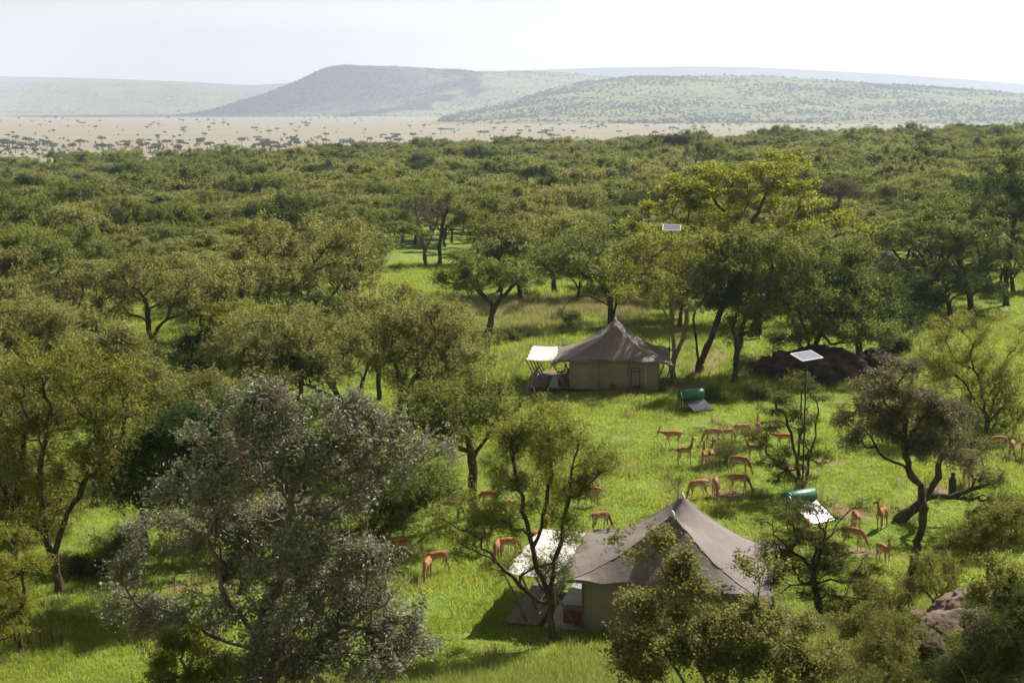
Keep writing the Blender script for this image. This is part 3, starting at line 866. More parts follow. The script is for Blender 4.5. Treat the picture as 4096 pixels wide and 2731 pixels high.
# dry brown tangles that hang in the silver tree
def hang_tangles(root_info, root, n, seed, y_scale=1.0, size=(0.35, 0.7)):
    P, rad, tips = root_info
    rng = np.random.default_rng(seed)
    k = rng.choice(len(tips), n, replace=False)
    cs, ax, nr = [], [], []
    for t in tips[k]:
        L = rng.uniform(*size) * 1.6; m = 110
        u = rng.random(m)
        c = t + np.stack([rng.normal(size=m) * 0.13 * (1 - 0.4 * u), rng.normal(size=m) * 0.13 * (1 - 0.4 * u), -u * L + 0.1], 1)
        a = unit(np.stack([rng.normal(size=m) * 0.6, rng.normal(size=m) * 0.6, -np.ones(m)], 1))
        q = rng.normal(size=(m, 3)); q = unit(q - a * (q * a).sum(1, keepdims=True))
        cs.append(c); ax.append(a); nr.append(q)
    c, a, q = map(np.concatenate, (cs, ax, nr))
    v, f = leaf_quads(c, q, a, 0.13, 0.13, rng)
    o = link("dry_tangle", fast_mesh("dry_tangle", v, [(f, 0)], [M['leaf_dry']], False, {"rnd": rng.random(len(f))}), root)
    o["label"] = "brown dry tangles hanging from the branches"
hang_tangles(silver_info, _, 150, 5)

AC = dict(style='feather', K=8, L=0.55, m=9, ls=0.118, asp=0.5, fork=0.5, alpha=0.35, wob=0.12)
def acacia(label, y, trunks, ells, n, seed, leaf='leaf_olive', r_base=0.17, depth=1.0, name="acacia_tree", **kw):
    k = dict(AC); k.update(kw)
    yy = y if y is not None else g2(*trunks[0][0])[1]
    if 'ls' in kw: k['ls'] = kw['ls'] * 1.3
    if yy > 90:
        k['step'] = 0.7; n = int(n * 1.08); k['ls'] *= 1.31
        if 'm' not in kw: k['m'] = 7
        if 'K' not in kw: k['K'] = 8
    else:
        n = int(n * 1.3); k['step'] = 0.5
        if 'm' not in kw: k['m'] = 10
    ells = [(e[0], e[1], e[2] * 1.2, e[3] * 1.12) + tuple(e[4:]) for e in ells]
    return camp_plant(name, label, "tree", y, trunks, ells, n, seed, depth, leaf=leaf, r_base=r_base, **k)

acacia("tall acacia with two dark leaning trunks at the left edge of the camp", None,
       [[(140, 1360), (128, 1290), (150, 1200), (190, 1120), (250, 1050), (290, 990)], [(135, 1340), (110, 1260), (100, 1180), (90, 1080), (110, 980)]],
       [(110, 860, 100, 70), (210, 880, 90, 80), (270, 960, 70, 70), (130, 960, 110, 80), (230, 1020, 80, 60), (100, 1080, 90, 60), (180, 1100, 90, 50), (110, 1170, 80, 45), (60, 1200, 60, 40), (300, 900, 40, 50)], 420, 31, 'leaf_lime', 0.17, ls=0.075)
acacia("straight acacia cut by the left edge, behind the leaning one", None,
       [[(38, 1325), (32, 1220), (40, 1120), (55, 1020), (50, 930)], [(34, 1250), (10, 1150), (-20, 1050)]],
       [(30, 880, 70, 60), (20, 960, 80, 70), (-10, 1050, 70, 70), (60, 1070, 60, 60), (30, 1150, 70, 50), (20, 1220, 50, 40)], 260, 32, 'leaf_olive', 0.19)
acacia("thin yellow acacia with flat tiers at the lower left edge", None,
       [[(45, 1500), (45, 1440), (55, 1370), (45, 1300), (20, 1240)]],
       [(-10, 1220, 50, 30), (10, 1290, 60, 25), (20, 1350, 70, 22), (0, 1400, 70, 22), (40, 1430, 70, 20), (-20, 1330, 50, 40), (60, 1300, 50, 25), (80, 1380, 50, 20), (30, 1470, 70, 18), (60, 1250, 40, 25)], 230, 33, 'leaf_yellow', 0.08, style='layer', L=0.40, ls=0.05)
acacia("lone acacia with a forked dark trunk in the left clearing", None,
       [[(368, 868), (360, 815), (345, 765), (340, 720), (330, 680)], [(352, 790), (362, 755), (385, 735), (420, 720)]],
       [(345, 625, 80, 40), (300, 660, 55, 40), (400, 650, 60, 40), (350, 690, 90, 40), (420, 700, 45, 30), (290, 710, 35, 22)], 260, 34, 'leaf_olive', 0.24)
acacia("broad olive acacia standing left of the upper clearing", 112.0,
       [[(690, 810), (690, 760), (680, 700), (670, 650)], [(690, 770), (740, 710), (790, 640)], [(690, 770), (630, 700), (590, 650)]],
       [(620, 560, 90, 50), (720, 545, 110, 50), (810, 570, 70, 50), (560, 610, 70, 50), (680, 610, 130, 60), (820, 630, 70, 45), (760, 660, 90, 40), (600, 660, 80, 35)], 420, 35, 'leaf_olive', 0.28, hero_r=6.0, ls=0.11)
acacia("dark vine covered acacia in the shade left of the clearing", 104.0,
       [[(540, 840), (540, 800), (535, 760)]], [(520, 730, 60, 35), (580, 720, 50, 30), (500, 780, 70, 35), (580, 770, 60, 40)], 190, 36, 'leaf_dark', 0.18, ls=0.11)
acacia("large pale olive acacia rising behind the silver leaved tree", None,
       [[(800, 985), (790, 930), (760, 880), (720, 840)], [(795, 950), (830, 890), (850, 830)], [(790, 930), (700, 880), (620, 830)]],
       [(640, 745, 110, 40), (740, 750, 110, 50), (560, 790, 65, 45), (830, 790, 70, 55), (680, 810, 150, 50), (600, 840, 100, 40), (760, 850, 110, 40)], 430, 37, 'leaf_olive', 0.22, style='upright', hero_r=4)
acacia("low olive acacia filling the gap under the lone acacia", 72.0,
       [[(430, 1090), (430, 1030), (420, 980)]], [(400, 890, 80, 40), (340, 930, 60, 40), (470, 920, 80, 50), (400, 970, 110, 50), (500, 980, 70, 45)], 300, 38, 'leaf_olive', 0.16, style='upright')
acacia("acacia with a black leaning trunk in front of the far tent's left side", 76.0,
       [[(890, 985), (915, 940), (940, 890), (975, 820), (1000, 770)], [(925, 920), (910, 850), (905, 790)], [(950, 870), (1020, 850), (1080, 830)]],
       [(980, 730, 70, 45), (910, 760, 60, 50), (1030, 780, 65, 55), (950, 810, 100, 50), (1060, 840, 60, 45), (1000, 880, 90, 40), (900, 850, 60, 50)], 400, 39, 'leaf_olive', 0.17, style='upright')
acacia("acacia with a straight black trunk standing among the antelopes", None,
       [[(1088, 1185), (1087, 1110), (1080, 1040), (1065, 970), (1050, 910)], [(1082, 1060), (1120, 1000), (1150, 940)], [(1080, 1040), (1000, 1000), (940, 960)]],
       [(1060, 890, 80, 45), (1130, 920, 50, 45), (1000, 930, 80, 45), (1080, 960, 100, 40), (960, 980, 70, 40), (1150, 980, 40, 35), (1020, 1000, 60, 25)], 300, 40, 'leaf_green', 0.23, ls=0.085)
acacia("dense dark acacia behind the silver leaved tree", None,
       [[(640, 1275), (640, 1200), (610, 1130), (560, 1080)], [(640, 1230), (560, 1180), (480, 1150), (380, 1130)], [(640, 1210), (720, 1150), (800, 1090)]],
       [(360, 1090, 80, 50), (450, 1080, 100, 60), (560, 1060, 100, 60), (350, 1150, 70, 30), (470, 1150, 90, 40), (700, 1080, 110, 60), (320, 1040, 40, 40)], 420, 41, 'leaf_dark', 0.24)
acacia("spreading acacia with a low limb behind the silver leaved crown", None,
       [[(830, 1290), (850, 1230), (870, 1170), (900, 1110)], [(845, 1245), (900, 1200), (960, 1165), (1010, 1130)], [(860, 1200), (920, 1120), (980, 1060), (1040, 1020)]],
       [(880, 1100, 80, 50), (960, 1090, 70, 50), (820, 1160, 80, 50), (920, 1170, 70, 40), (1010, 1130, 50, 25), (780, 1210, 60, 40)], 280, 42, 'leaf_green', 0.19)
acacia("slender acacia with a low leaning limb beside the near tent", None,
       [[(1267, 1478), (1268, 1430), (1264, 1385), (1268, 1320), (1288, 1240), (1300, 1160), (1315, 1080), (1335, 1010)],
        [(1264, 1385), (1245, 1330), (1225, 1260), (1205, 1170), (1185, 1090), (1170, 1030)], [(1264, 1400), (1215, 1362), (1175, 1325), (1140, 1290), (1105, 1268), (1070, 1255)],
        [(1225, 1260), (1250, 1180), (1265, 1090), (1260, 1000)], [(1300, 1160), (1340, 1120), (1390, 1080)], [(1140, 1290), (1100, 1240), (1060, 1215), (1030, 1200)]],
       [(1250, 960, 80, 32), (1180, 1000, 65, 40), (1320, 990, 65, 40), (1250, 1040, 110, 45), (1150, 1080, 60, 40), (1360, 1060, 60, 40), (1200, 1120, 80, 40), (1300, 1130, 70, 40),
        (1110, 1180, 90, 30), (1040, 1210, 45, 30), (1180, 1200, 60, 40), (1080, 1250, 60, 25), (1310, 1210, 60, 45), (1180, 1300, 60, 30), (1270, 1300, 50, 35), (1400, 1100, 35, 20),
        (1000, 1180, 30, 20)], 640, 43, 'leaf_lime', 0.14, ls=0.05, L=0.40, K=9, m=11, depth=0.9, umbrella=0.1, shell=0.65, r_tip=0.008, twig_r=0.004)
acacia("acacia with an open forked trunk left of the far tent", None,
       [[(1115, 798), (1122, 760), (1130, 720), (1128, 695), (1100, 670), (1080, 640)], [(1130, 715), (1150, 685), (1175, 660), (1195, 640)], [(1118, 775), (1103, 765), (1098, 750)]],
       [(1090, 605, 60, 28), (1050, 640, 38, 28), (1130, 630, 60, 30), (1180, 620, 50, 30), (1090, 655, 60, 25), (1210, 650, 35, 22)], 230, 44, 'leaf_green', 0.27, ls=0.10)
acacia("acacia with twin dark trunks standing behind the far tent's peak", None,
       [[(1405, 748), (1402, 705), (1395, 670), (1370, 630)], [(1405, 740), (1415, 700), (1420, 650)], [(1400, 700), (1350, 680), (1310, 690), (1290, 720)]],
       [(1290, 560, 75, 40), (1370, 560, 70, 45), (1320, 610, 90, 45), (1410, 620, 60, 45), (1250, 610, 45, 30), (1300, 735, 35, 22), (1360, 655, 70, 25)], 300, 45, 'leaf_green', 0.30, ls=0.11)
acacia("grey trunked acacia whose crown hangs over the far tent's right end", None,
       [[(1545, 888), (1547, 830), (1548, 780), (1535, 730), (1505, 690)], [(1547, 830), (1570, 770), (1580, 720), (1590, 660)], [(1548, 790), (1545, 720), (1550, 650)], [(1545, 850), (1490, 790), (1440, 775)]],
       [(1560, 555, 90, 38, 5), (1480, 580, 70, 40, 3), (1640, 580, 70, 45, 7), (1420, 640, 50, 38, 1), (1560, 620, 120, 50, 8), (1660, 640, 55, 45, 6), (1480, 660, 80, 35, 0), (1590, 680, 90, 35, 3), (1600, 600, 90, 40, 10)], 560, 46, 'leaf_lime', 0.19, bark='bark_dead')
acacia("dark stemmed acacia just right of the far tent", None,
       [[(1608, 855), (1600, 790), (1592, 730), (1620, 680)], [(1606, 840), (1640, 760), (1660, 700)]],
       [(1660, 560, 60, 35), (1720, 600, 60, 50), (1680, 640, 70, 45), (1640, 690, 70, 40), (1720, 690, 60, 40)], 360, 47, 'leaf_green', 0.24, ls=0.10)
acacia("twin stemmed acacia between the far tent and the boulder", None,
       [[(1686, 880), (1690, 800), (1685, 740), (1720, 680)], [(1688, 860), (1700, 790), (1715, 730), (1760, 690)]],
       [(1760, 570, 80, 45), (1830, 590, 70, 50), (1770, 640, 90, 50), (1740, 720, 60, 40), (1830, 680, 70, 40), (1690, 760, 40, 30)], 460, 48, 'leaf_green', 0.23, ls=0.10)  # darker leaf green puts this group's shade into the crown colour
acacia("many stemmed dark acacia leaning over the big boulder", None,
       [[(1868, 850), (1862, 800), (1845, 750), (1830, 700)], [(1868, 840), (1880, 780), (1900, 730), (1930, 680)], [(1865, 820), (1820, 770), (1790, 740)]],
       [(1880, 570, 80, 40), (1950, 600, 75, 50), (2000, 650, 45, 35), (1880, 650, 110, 50), (1830, 720, 70, 40), (1930, 710, 80, 40), (1790, 780, 50, 30), (1980, 720, 60, 40, -1), (1900, 760, 70, 30, -3), (2010, 690, 50, 40, 0), (1960, 770, 60, 28, -3.5), (2030, 760, 45, 30, -3), (1840, 780, 45, 25, -3)], 640, 49, 'leaf_green', 0.22, ls=0.10)  # leaf green picked dark to carry the shade around the boulder
acacia("great yellow green acacia towering above all the others", 128.0,
       [[(1730, 770), (1725, 690), (1715, 620), (1700, 560), (1680, 500)], [(1722, 660), (1780, 580), (1820, 510), (1840, 460)], [(1720, 640), (1640, 560), (1570, 510), (1530, 490)],
        [(1722, 660), (1840, 580), (1930, 540)], [(1700, 560), (1740, 490), (1760, 440)]],
       [(1640, 400, 70, 28), (1710, 395, 60, 26), (1790, 385, 75, 32), (1840, 420, 60, 35), (1580, 430, 70, 28), (1660, 440, 110, 35), (1520, 480, 65, 28), (1620, 490, 100, 32),
        (1760, 460, 100, 40), (1870, 470, 55, 35), (1700, 530, 120, 35), (1850, 530, 80, 35), (1940, 500, 60, 28), (1980, 535, 45, 20), (1480, 520, 45, 22), (1560, 540, 80, 25)], 620, 50,
       'leaf_yellow', 0.42, ls=0.15, L=0.7, hero_r=7.0, style='layer')
acacia("broad green acacia with flat tiers at the right edge of the camp", None,
       [[(2230, 715), (2225, 670), (2200, 630), (2160, 590)], [(2228, 690), (2260, 640), (2290, 590)]],
       [(2180, 480, 90, 45), (2250, 470, 60, 40), (2120, 540, 80, 45), (2220, 540, 110, 50), (2090, 600, 60, 30), (2180, 610, 110, 35), (2280, 590, 70, 40)], 430, 51, 'leaf_green', 0.28, ls=0.12, style='layer', hero_r=5.0)
acacia("tall dark acacia cut by the right edge", None,
       [[(2312, 705), (2310, 650), (2320, 580), (2330, 500)], [(2312, 660), (2350, 600), (2380, 540)]],
       [(2330, 380, 60, 40), (2310, 450, 70, 50), (2360, 480, 50, 70), (2330, 560, 60, 50), (2290, 620, 60, 30)], 300, 52, 'leaf_dark', 0.27, ls=0.12, hero_r=4.0)
acacia("dark low acacia in the shade right of the boulder", None,
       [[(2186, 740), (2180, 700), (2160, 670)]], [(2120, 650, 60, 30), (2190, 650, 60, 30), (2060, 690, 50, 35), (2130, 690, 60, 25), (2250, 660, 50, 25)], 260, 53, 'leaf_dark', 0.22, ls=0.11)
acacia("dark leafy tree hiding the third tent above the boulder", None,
       [[(2010, 760), (2010, 720), (2005, 690)]], [(2010, 680, 60, 40), (1960, 720, 55, 35), (2050, 720, 55, 40), (2010, 750, 80, 35), (1930, 770, 50, 30), (2060, 770, 45, 30)], 380, 54, 'leaf_dark', 0.2, ls=0.11)  # dark leaf colour stands in for deep shade among these trees
acacia("feathery yellow green acacia shrub behind the right hand tree", None,
       [[(2270, 1000), (2262, 940), (2250, 880), (2230, 820)], [(2268, 980), (2290, 900), (2310, 830)], [(2266, 960), (2220, 890), (2170, 830)], [(2266, 970), (2310, 930), (2340, 880)]],
       [(2150, 780, 45, 30), (2200, 760, 50, 35), (2265, 760, 50, 45), (2180, 830, 60, 45), (2250, 840, 70, 50), (2310, 860, 50, 50), (2240, 910, 90, 55), (2310, 940, 60, 50), (2200, 960, 80, 45), (2130, 850, 40, 40), (2340, 800, 35, 50), (2250, 980, 90, 35)],
       520, 55, 'leaf_lime', 0.12, style='upright', umbrella=0.05, L=0.5, ls=0.075)
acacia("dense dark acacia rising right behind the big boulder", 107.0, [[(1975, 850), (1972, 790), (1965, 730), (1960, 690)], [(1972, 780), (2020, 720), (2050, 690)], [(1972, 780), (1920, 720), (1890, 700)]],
       [(1960, 640, 90, 40), (2040, 660, 60, 45), (1890, 670, 70, 40), (1960, 700, 110, 45), (2050, 730, 50, 40), (1900, 740, 70, 35), (1980, 760, 80, 30)], 460, 60, 'leaf_dark', 0.26, ls=0.11, hero_r=3.0)  # crown coloured dark for the shade of the boulder group
acacia("rounded olive acacia above the leaning trunks at the left", 66.0, [[(215, 1110), (222, 1040), (235, 960), (245, 880)], [(222, 1030), (290, 940), (330, 880)]],
       [(250, 790, 80, 40), (310, 830, 60, 45), (200, 830, 60, 45), (260, 870, 90, 45), (340, 890, 50, 40)], 330, 61, 'leaf_olive', 0.16, ls=0.085)
acacia("pale olive acacia at the left edge below the woodland", 84.0, [[(75, 985), (72, 930), (60, 870), (50, 820)], [(72, 920), (120, 850), (150, 800)]],
       [(60, 730, 70, 40), (130, 760, 60, 40), (20, 780, 60, 45), (90, 810, 90, 45), (170, 800, 50, 35)], 330, 62, 'leaf_olive', 0.19, ls=0.095)
acacia("feathery acacia joining the silver tree to the far tent's clearing", 88.0, [[(1010, 905), (1005, 850), (990, 790)], [(1006, 860), (1060, 800), (1090, 770)]],
       [(1000, 720, 60, 35), (1060, 750, 55, 35), (950, 750, 50, 35), (1010, 790, 90, 40), (1080, 800, 50, 35)], 300, 63, 'leaf_olive', 0.17, style='upright', ls=0.09)
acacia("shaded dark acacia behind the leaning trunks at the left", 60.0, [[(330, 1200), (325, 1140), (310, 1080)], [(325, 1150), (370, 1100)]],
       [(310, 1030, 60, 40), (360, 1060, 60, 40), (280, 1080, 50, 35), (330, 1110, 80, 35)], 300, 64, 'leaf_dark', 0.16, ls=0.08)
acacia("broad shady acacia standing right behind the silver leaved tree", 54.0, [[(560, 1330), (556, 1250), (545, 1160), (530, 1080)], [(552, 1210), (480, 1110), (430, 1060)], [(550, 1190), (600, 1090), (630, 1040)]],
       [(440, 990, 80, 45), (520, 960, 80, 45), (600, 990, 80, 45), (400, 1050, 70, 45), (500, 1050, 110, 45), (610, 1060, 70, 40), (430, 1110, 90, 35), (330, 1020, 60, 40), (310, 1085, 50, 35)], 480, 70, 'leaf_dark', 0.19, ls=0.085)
acacia("pale feathery acacia below the upper clearing", 92.0, [[(872, 920), (870, 860), (862, 800), (855, 750)], [(870, 850), (920, 790), (940, 750)]],
       [(860, 690, 75, 38), (925, 720, 60, 38), (800, 730, 65, 40), (870, 760, 100, 42), (940, 780, 50, 36), (830, 800, 80, 36)], 340, 101, 'leaf_olive', 0.18, style='upright', ls=0.085)
acacia("wide olive acacia above the lone acacia's clearing", 108.0, [[(470, 830), (470, 780), (465, 730)], [(470, 790), (510, 730)]],
       [(460, 625, 60, 32), (430, 660, 50, 32), (510, 650, 55, 34), (470, 690, 80, 32)], 260, 102, 'leaf_olive', 0.22, ls=0.095)
acacia("wide olive acacia at the left between the woodland and the clearing", 101.0, [[(190, 850), (190, 790), (185, 730)], [(190, 800), (240, 730)]],
       [(180, 640, 70, 34), (120, 680, 60, 36), (240, 680, 55, 36), (180, 710, 100, 36)], 300, 103, 'leaf_olive', 0.22, ls=0.095)
acacia("low spreading acacia at the left edge among the leaning trunks", 58.0, [[(-30, 1330), (-25, 1260), (-10, 1190)], [(-25, 1270), (40, 1200), (80, 1170)]],
       [(-10, 1130, 60, 40), (60, 1140, 60, 35), (100, 1170, 45, 28), (10, 1190, 70, 30)], 260, 104, 'leaf_green', 0.14, ls=0.075)
# the grey green tree with the S shaped trunk at the right
_, right_info = camp_plant("grey_leaved_tree", "grey leaved tree with an S shaped dark trunk on the right slope", "tree", 50.0,
    [[(2085, 1340), (2100, 1285), (2112, 1230), (2122, 1180), (2122, 1135), (2100, 1095), (2082, 1060), (2076, 1020), (2082, 970)],
     [(2090, 1080), (2050, 1058), (2010, 1040), (1985, 1030)], [(2080, 1040), (2130, 990), (2160, 950)],
     [(2076, 1010), (2040, 960), (1990, 930), (1940, 930)], [(2122, 1165), (2138, 1165)]],
    [(2080, 850, 60, 26), (2130, 880, 60, 32), (2040, 890, 65, 38), (2110, 930, 80, 45), (1980, 920, 55, 30), (2170, 950, 45, 35), (2050, 970, 85, 40), (1930, 950, 45, 25), (2150, 1010, 60, 35),
     (1960, 1000, 50, 30), (2090, 1020, 70, 25), (2200, 1050, 35, 25)], 560, 56, 0.9, leaf='leaf_mixed', bark='bark_dark', r_base=0.15, r_tip=0.010, style='broad', K=8, L=0.34, m=8, ls=0.095, asp=0.45,
    fork=0.6, alpha=0.3, wob=0.18, umbrella=0.15, shell=0.55, bare=0.12, step=0.3)
hang_tangles(right_info, _, 60, 6, 1.0, (0.25, 0.5))
acacia("dark acacia with a trunk leaning hard to the right behind the grey leaved tree", None,
       [[(2060, 1198), (2092, 1172), (2125, 1145), (2150, 1095), (2165, 1050), (2195, 1010)], [(2130, 1140), (2180, 1138), (2230, 1125), (2290, 1110)], [(2165, 1050), (2220, 1060), (2280, 1080)]],
       [(2230, 1010, 60, 25), (2180, 980, 50, 25), (2280, 1040, 50, 20), (2200, 1070, 60, 25), (2270, 1100, 55, 20), (2150, 1130, 40, 20), (2300, 1150, 40, 15), (2240, 1150, 50, 15)], 170, 57, 'leaf_green', 0.22,
       bare=0.45, L=0.4, ls=0.06)
acacia("open small acacia wrapped round the tall solar panel pole", None,
       [[(1838, 1125), (1832, 1070), (1818, 1010), (1800, 940)], [(1848, 1122), (1858, 1060), (1872, 1000), (1880, 950)], [(1836, 1105), (1795, 1070), (1760, 1040)], [(1832, 1060), (1840, 980), (1842, 900)]],
       [(1840, 880, 50, 25), (1800, 930, 50, 30), (1870, 900, 35, 20), (1770, 980, 60, 28), (1850, 960, 45, 28), (1730, 1010, 40, 20), (1810, 1030, 60, 25), (1770, 1060, 60, 22), (1870, 1040, 35, 30),
        (1800, 1090, 60, 20)], 260, 58, 'leaf_green', 0.13, style='layer', umbrella=0.05, L=0.42, ls=0.065)
acacia("thorny half bare tree with a jagged dark limb beside the near tent's roof", 46.0,
       [[(1882, 1420), (1880, 1370), (1868, 1310), (1862, 1260)], [(1870, 1310), (1895, 1250), (1930, 1200), (1960, 1165), (1995, 1135)], [(1875, 1345), (1930, 1330), (1985, 1335), (2025, 1370)],
        [(1868, 1300), (1820, 1270), (1780, 1230)], [(1872, 1340), (1820, 1350), (1780, 1370)]],
       [(1850, 1165, 70, 25), (1800, 1200, 55, 28), (1880, 1200, 60, 25), (1790, 1250, 55, 28), (1850, 1240, 70, 30), (1900, 1250, 50, 30), (1970, 1160, 35, 22), (1830, 1300, 70, 35), (1900, 1310, 70, 35),
        (1970, 1320, 55, 25), (1850, 1360, 80, 35), (1930, 1370, 70, 30), (1780, 1330, 45, 30), (1760, 1270, 40, 30), (2000, 1360, 35, 25), (1940, 1280, 45, 30)], 620, 59, 'leaf_green', 0.12, style='layer', umbrella=0.0, bare=0.42, L=0.38, ls=0.045, K=8, m=9, shell=0.7,
       wob=0.2, r_tip=0.007, fork=0.3, name="thorn_tree")

# single trees that stand out farther off in the woodland
acacia("wide umbrella thorn standing dark on the woodland skyline", 430.0, [[(1548, 342), (1548, 335), (1545, 328)]],
       [(1545, 318, 35, 4), (1520, 322, 22, 3.5), (1575, 321, 25, 3.5), (1545, 324, 42, 3)], 150, 65, 'leaf_dead', 0.35, ls=0.36, L=1.1, style='layer', hero_r=6, depth=0.8, name="umbrella_thorn", fork=0.3, twig_r=0.05, r_tip=0.06)
acacia("pale green flat crowned acacia shining in the left woodland", 190.0, [[(345, 505), (345, 490), (343, 478)]],
       [(330, 462, 45, 9), (380, 452, 45, 9), (300, 470, 35, 9), (350, 468, 70, 10), (410, 455, 25, 7)], 300, 66, 'leaf_pale', 0.30, ls=0.16, L=0.7, style='layer', hero_r=6, depth=0.9)
acacia("tall leafless grey tree at the head of the upper clearing", None, [[(978, 615), (974, 570), (965, 520), (955, 480)], [(976, 580), (1000, 520), (1015, 480)], [(974, 560), (940, 510), (925, 480)]],
       [(960, 470, 30, 20), (930, 490, 25, 18), (1000, 475, 28, 20), (970, 500, 40, 22), (1010, 510, 20, 16)], 170, 67, 'leaf_dead', 0.24, bare=0.75, ls=0.09, hero_r=2.0, style='upright', bark='bark_dead', twig_r=0.012)
acacia("straight dark acacia trunk right of the upper clearing", None, [[(1010, 605), (1010, 560), (1018, 510), (1030, 470)]],
       [(1030, 470, 40, 24), (1070, 490, 35, 22), (1000, 490, 25, 18)], 180, 68, 'leaf_olive', 0.22, ls=0.10, hero_r=2.0)
acacia("dry grey thicket right of the great yellow acacia", 165.0, [[(1930, 520), (1925, 490), (1925, 460)]],
       [(1920, 425, 40, 18), (1890, 440, 25, 14), (1955, 440, 30, 16)], 170, 69, 'leaf_dead', 0.2, ls=0.09, bare=0.3, hero_r=3.0, bark='bark_dead', twig_r=0.012)
# ------------------------------------------------------------------ shrubs
def shrub(label, y, stems, ells, n, seed, leaf, name="shrub", **kw):
    k = dict(style='broad', K=6, L=0.28, m=8, ls=0.07, asp=0.6, fork=0.2, alpha=0.25, wob=0.12, umbrella=0.0, shell=0.6, r_base=0.05, r_tip=0.007, bark='bark_dead', twig_r=0.004, step=0.3, hero_r=1.0)
    k.update(kw); depth = k.pop('depth', 1.0); hr = k.pop('hero_r')
    return camp_plant(name, label, "shrub", y, stems, ells, n, seed, depth, leaf=leaf, hero_r=hr, **k)

shrub("big broad leaved shrub in front of the near tent", 27.0,
      [[(1640, 1720), (1620, 1600), (1600, 1500), (1560, 1400), (1520, 1300)], [(1630, 1650), (1540, 1520), (1480, 1400), (1440, 1290), (1425, 1250)], [(1630, 1660), (1680, 1500), (1720, 1400), (1760, 1320)],
       [(1640, 1640), (1740, 1520), (1820, 1440)], [(1620, 1620), (1500, 1560), (1400, 1500)]],
      [(1432, 1255, 26, 28), (1530, 1250, 30, 40), (1560, 1310, 50, 45), (1610, 1350, 45, 50), (1690, 1290, 25, 30), (1760, 1330, 40, 50), (1500, 1400, 80, 45), (1450, 1430, 50, 35), (1650, 1420, 110, 50),
       (1760, 1430, 90, 50), (1430, 1490, 90, 30), (1560, 1480, 120, 45), (1700, 1510, 130, 50), (1850, 1450, 60, 45), (1850, 1520, 90, 45), (1480, 1540, 110, 30)], 620, 71, 'leaf_shrub',
      ls=0.066, asp=0.7, L=0.24, r_base=0.055, m=9, K=7)
shrub("yellow green leafy shrub at the foot of the silver leaved tree", 30.0, [[(430, 1680), (430, 1600), (420, 1520), (400, 1460)], [(432, 1640), (480, 1560), (520, 1510)]],
      [(380, 1470, 40, 35), (430, 1490, 55, 45), (380, 1540, 60, 40), (500, 1520, 50, 40), (470, 1560, 80, 35)], 260, 72, 'leaf_lime', ls=0.055, L=0.2)
shrub("bushy pale green shrub low in the right corner", 26.0, [[(2040, 1680), (2040, 1600), (2030, 1520), (2030, 1450)], [(2042, 1640), (2090, 1560), (2110, 1500)], [(2040, 1640), (1980, 1560)]],
      [(2030, 1450, 50, 40), (2080, 1440, 45, 35), (1990, 1500, 55, 40), (2060, 1500, 80, 45), (2110, 1540, 50, 40), (1960, 1560, 60, 35), (2040, 1560, 90, 30)], 420, 73, 'leaf_bush', style='feather', ls=0.035, asp=0.35,
      L=0.22, K=8, m=12)
shrub("dark rounded shrub filling the bottom right corner", 22.0, [[(2290, 1700), (2290, 1600), (2280, 1520), (2270, 1450)], [(2290, 1650), (2340, 1540), (2360, 1460)], [(2290, 1650), (2210, 1560)]],
      [(2260, 1440, 60, 35), (2320, 1430, 60, 40), (2220, 1500, 70, 45), (2310, 1500, 90, 55), (2180, 1560, 60, 35), (2280, 1570, 110, 40), (2350, 1400, 40, 40)], 480, 74, 'leaf_dark', style='feather', ls=0.035, asp=0.4, L=0.2, K=8, m=12)
shrub("leafy shrub sprawling over the rock slab at the right edge", 40.0, [[(2270, 1290), (2268, 1265), (2260, 1235)], [(2270, 1285), (2310, 1250), (2340, 1220)], [(2270, 1285), (2225, 1260)]],
      [(2230, 1220, 45, 30), (2290, 1195, 55, 35), (2340, 1180, 40, 40), (2260, 1250, 60, 30), (2330, 1240, 50, 35), (2190, 1260, 40, 22)], 340, 75, 'leaf_bush', ls=0.06, L=0.22)
shrub("upright leafy shrub growing from the rock crevice", 25.0, [[(2290, 1440), (2288, 1390), (2286, 1340), (2284, 1300)], [(2290, 1425), (2315, 1370), (2325, 1320)], [(2290, 1430), (2255, 1380), (2240, 1350)]],
      [(2285, 1310, 16, 30), (2325, 1330, 14, 26), (2245, 1360, 20, 22), (2300, 1380, 40, 30), (2340, 1370, 20, 25)], 150, 76, 'leaf_bush', ls=0.055, L=0.18)
shrub("thin twiggy shrub below the S shaped trunk", 38.0, [[(2155, 1390), (2150, 1350), (2140, 1310), (2130, 1270)], [(2155, 1380), (2180, 1340), (2195, 1300)], [(2155, 1380), (2110, 1345), (2080, 1330)]],
      [(2130, 1285, 35, 25), (2180, 1300, 35, 25), (2150, 1340, 60, 30), (2090, 1340, 40, 22), (2200, 1350, 30, 22)], 190, 77, 'leaf_bush', ls=0.05, L=0.2, bare=0.3)
shrub("pale leafy shrub left of the small boulder", 37.0, [[(2050, 1420), (2045, 1390), (2030, 1360)], [(2050, 1410), (2080, 1380)], [(2050, 1410), (2005, 1390)]],
      [(2030, 1365, 40, 22), (2075, 1380, 35, 25), (2000, 1400, 45, 22), (2050, 1410, 60, 22), (1960, 1430, 50, 25)], 260, 78, 'leaf_bush', ls=0.05, L=0.2)
shrub("dense green bush where antelopes gather in the meadow", None, [[(1668, 1062), (1668, 1045), (1664, 1025)], [(1668, 1058), (1700, 1030)], [(1668, 1058), (1635, 1030)]],
      [(1665, 1025, 35, 16), (1640, 1042, 25, 14), (1695, 1035, 28, 16), (1665, 1045, 40, 14)], 200, 79, 'leaf_green', style='feather', ls=0.06, asp=0.4, L=0.35)
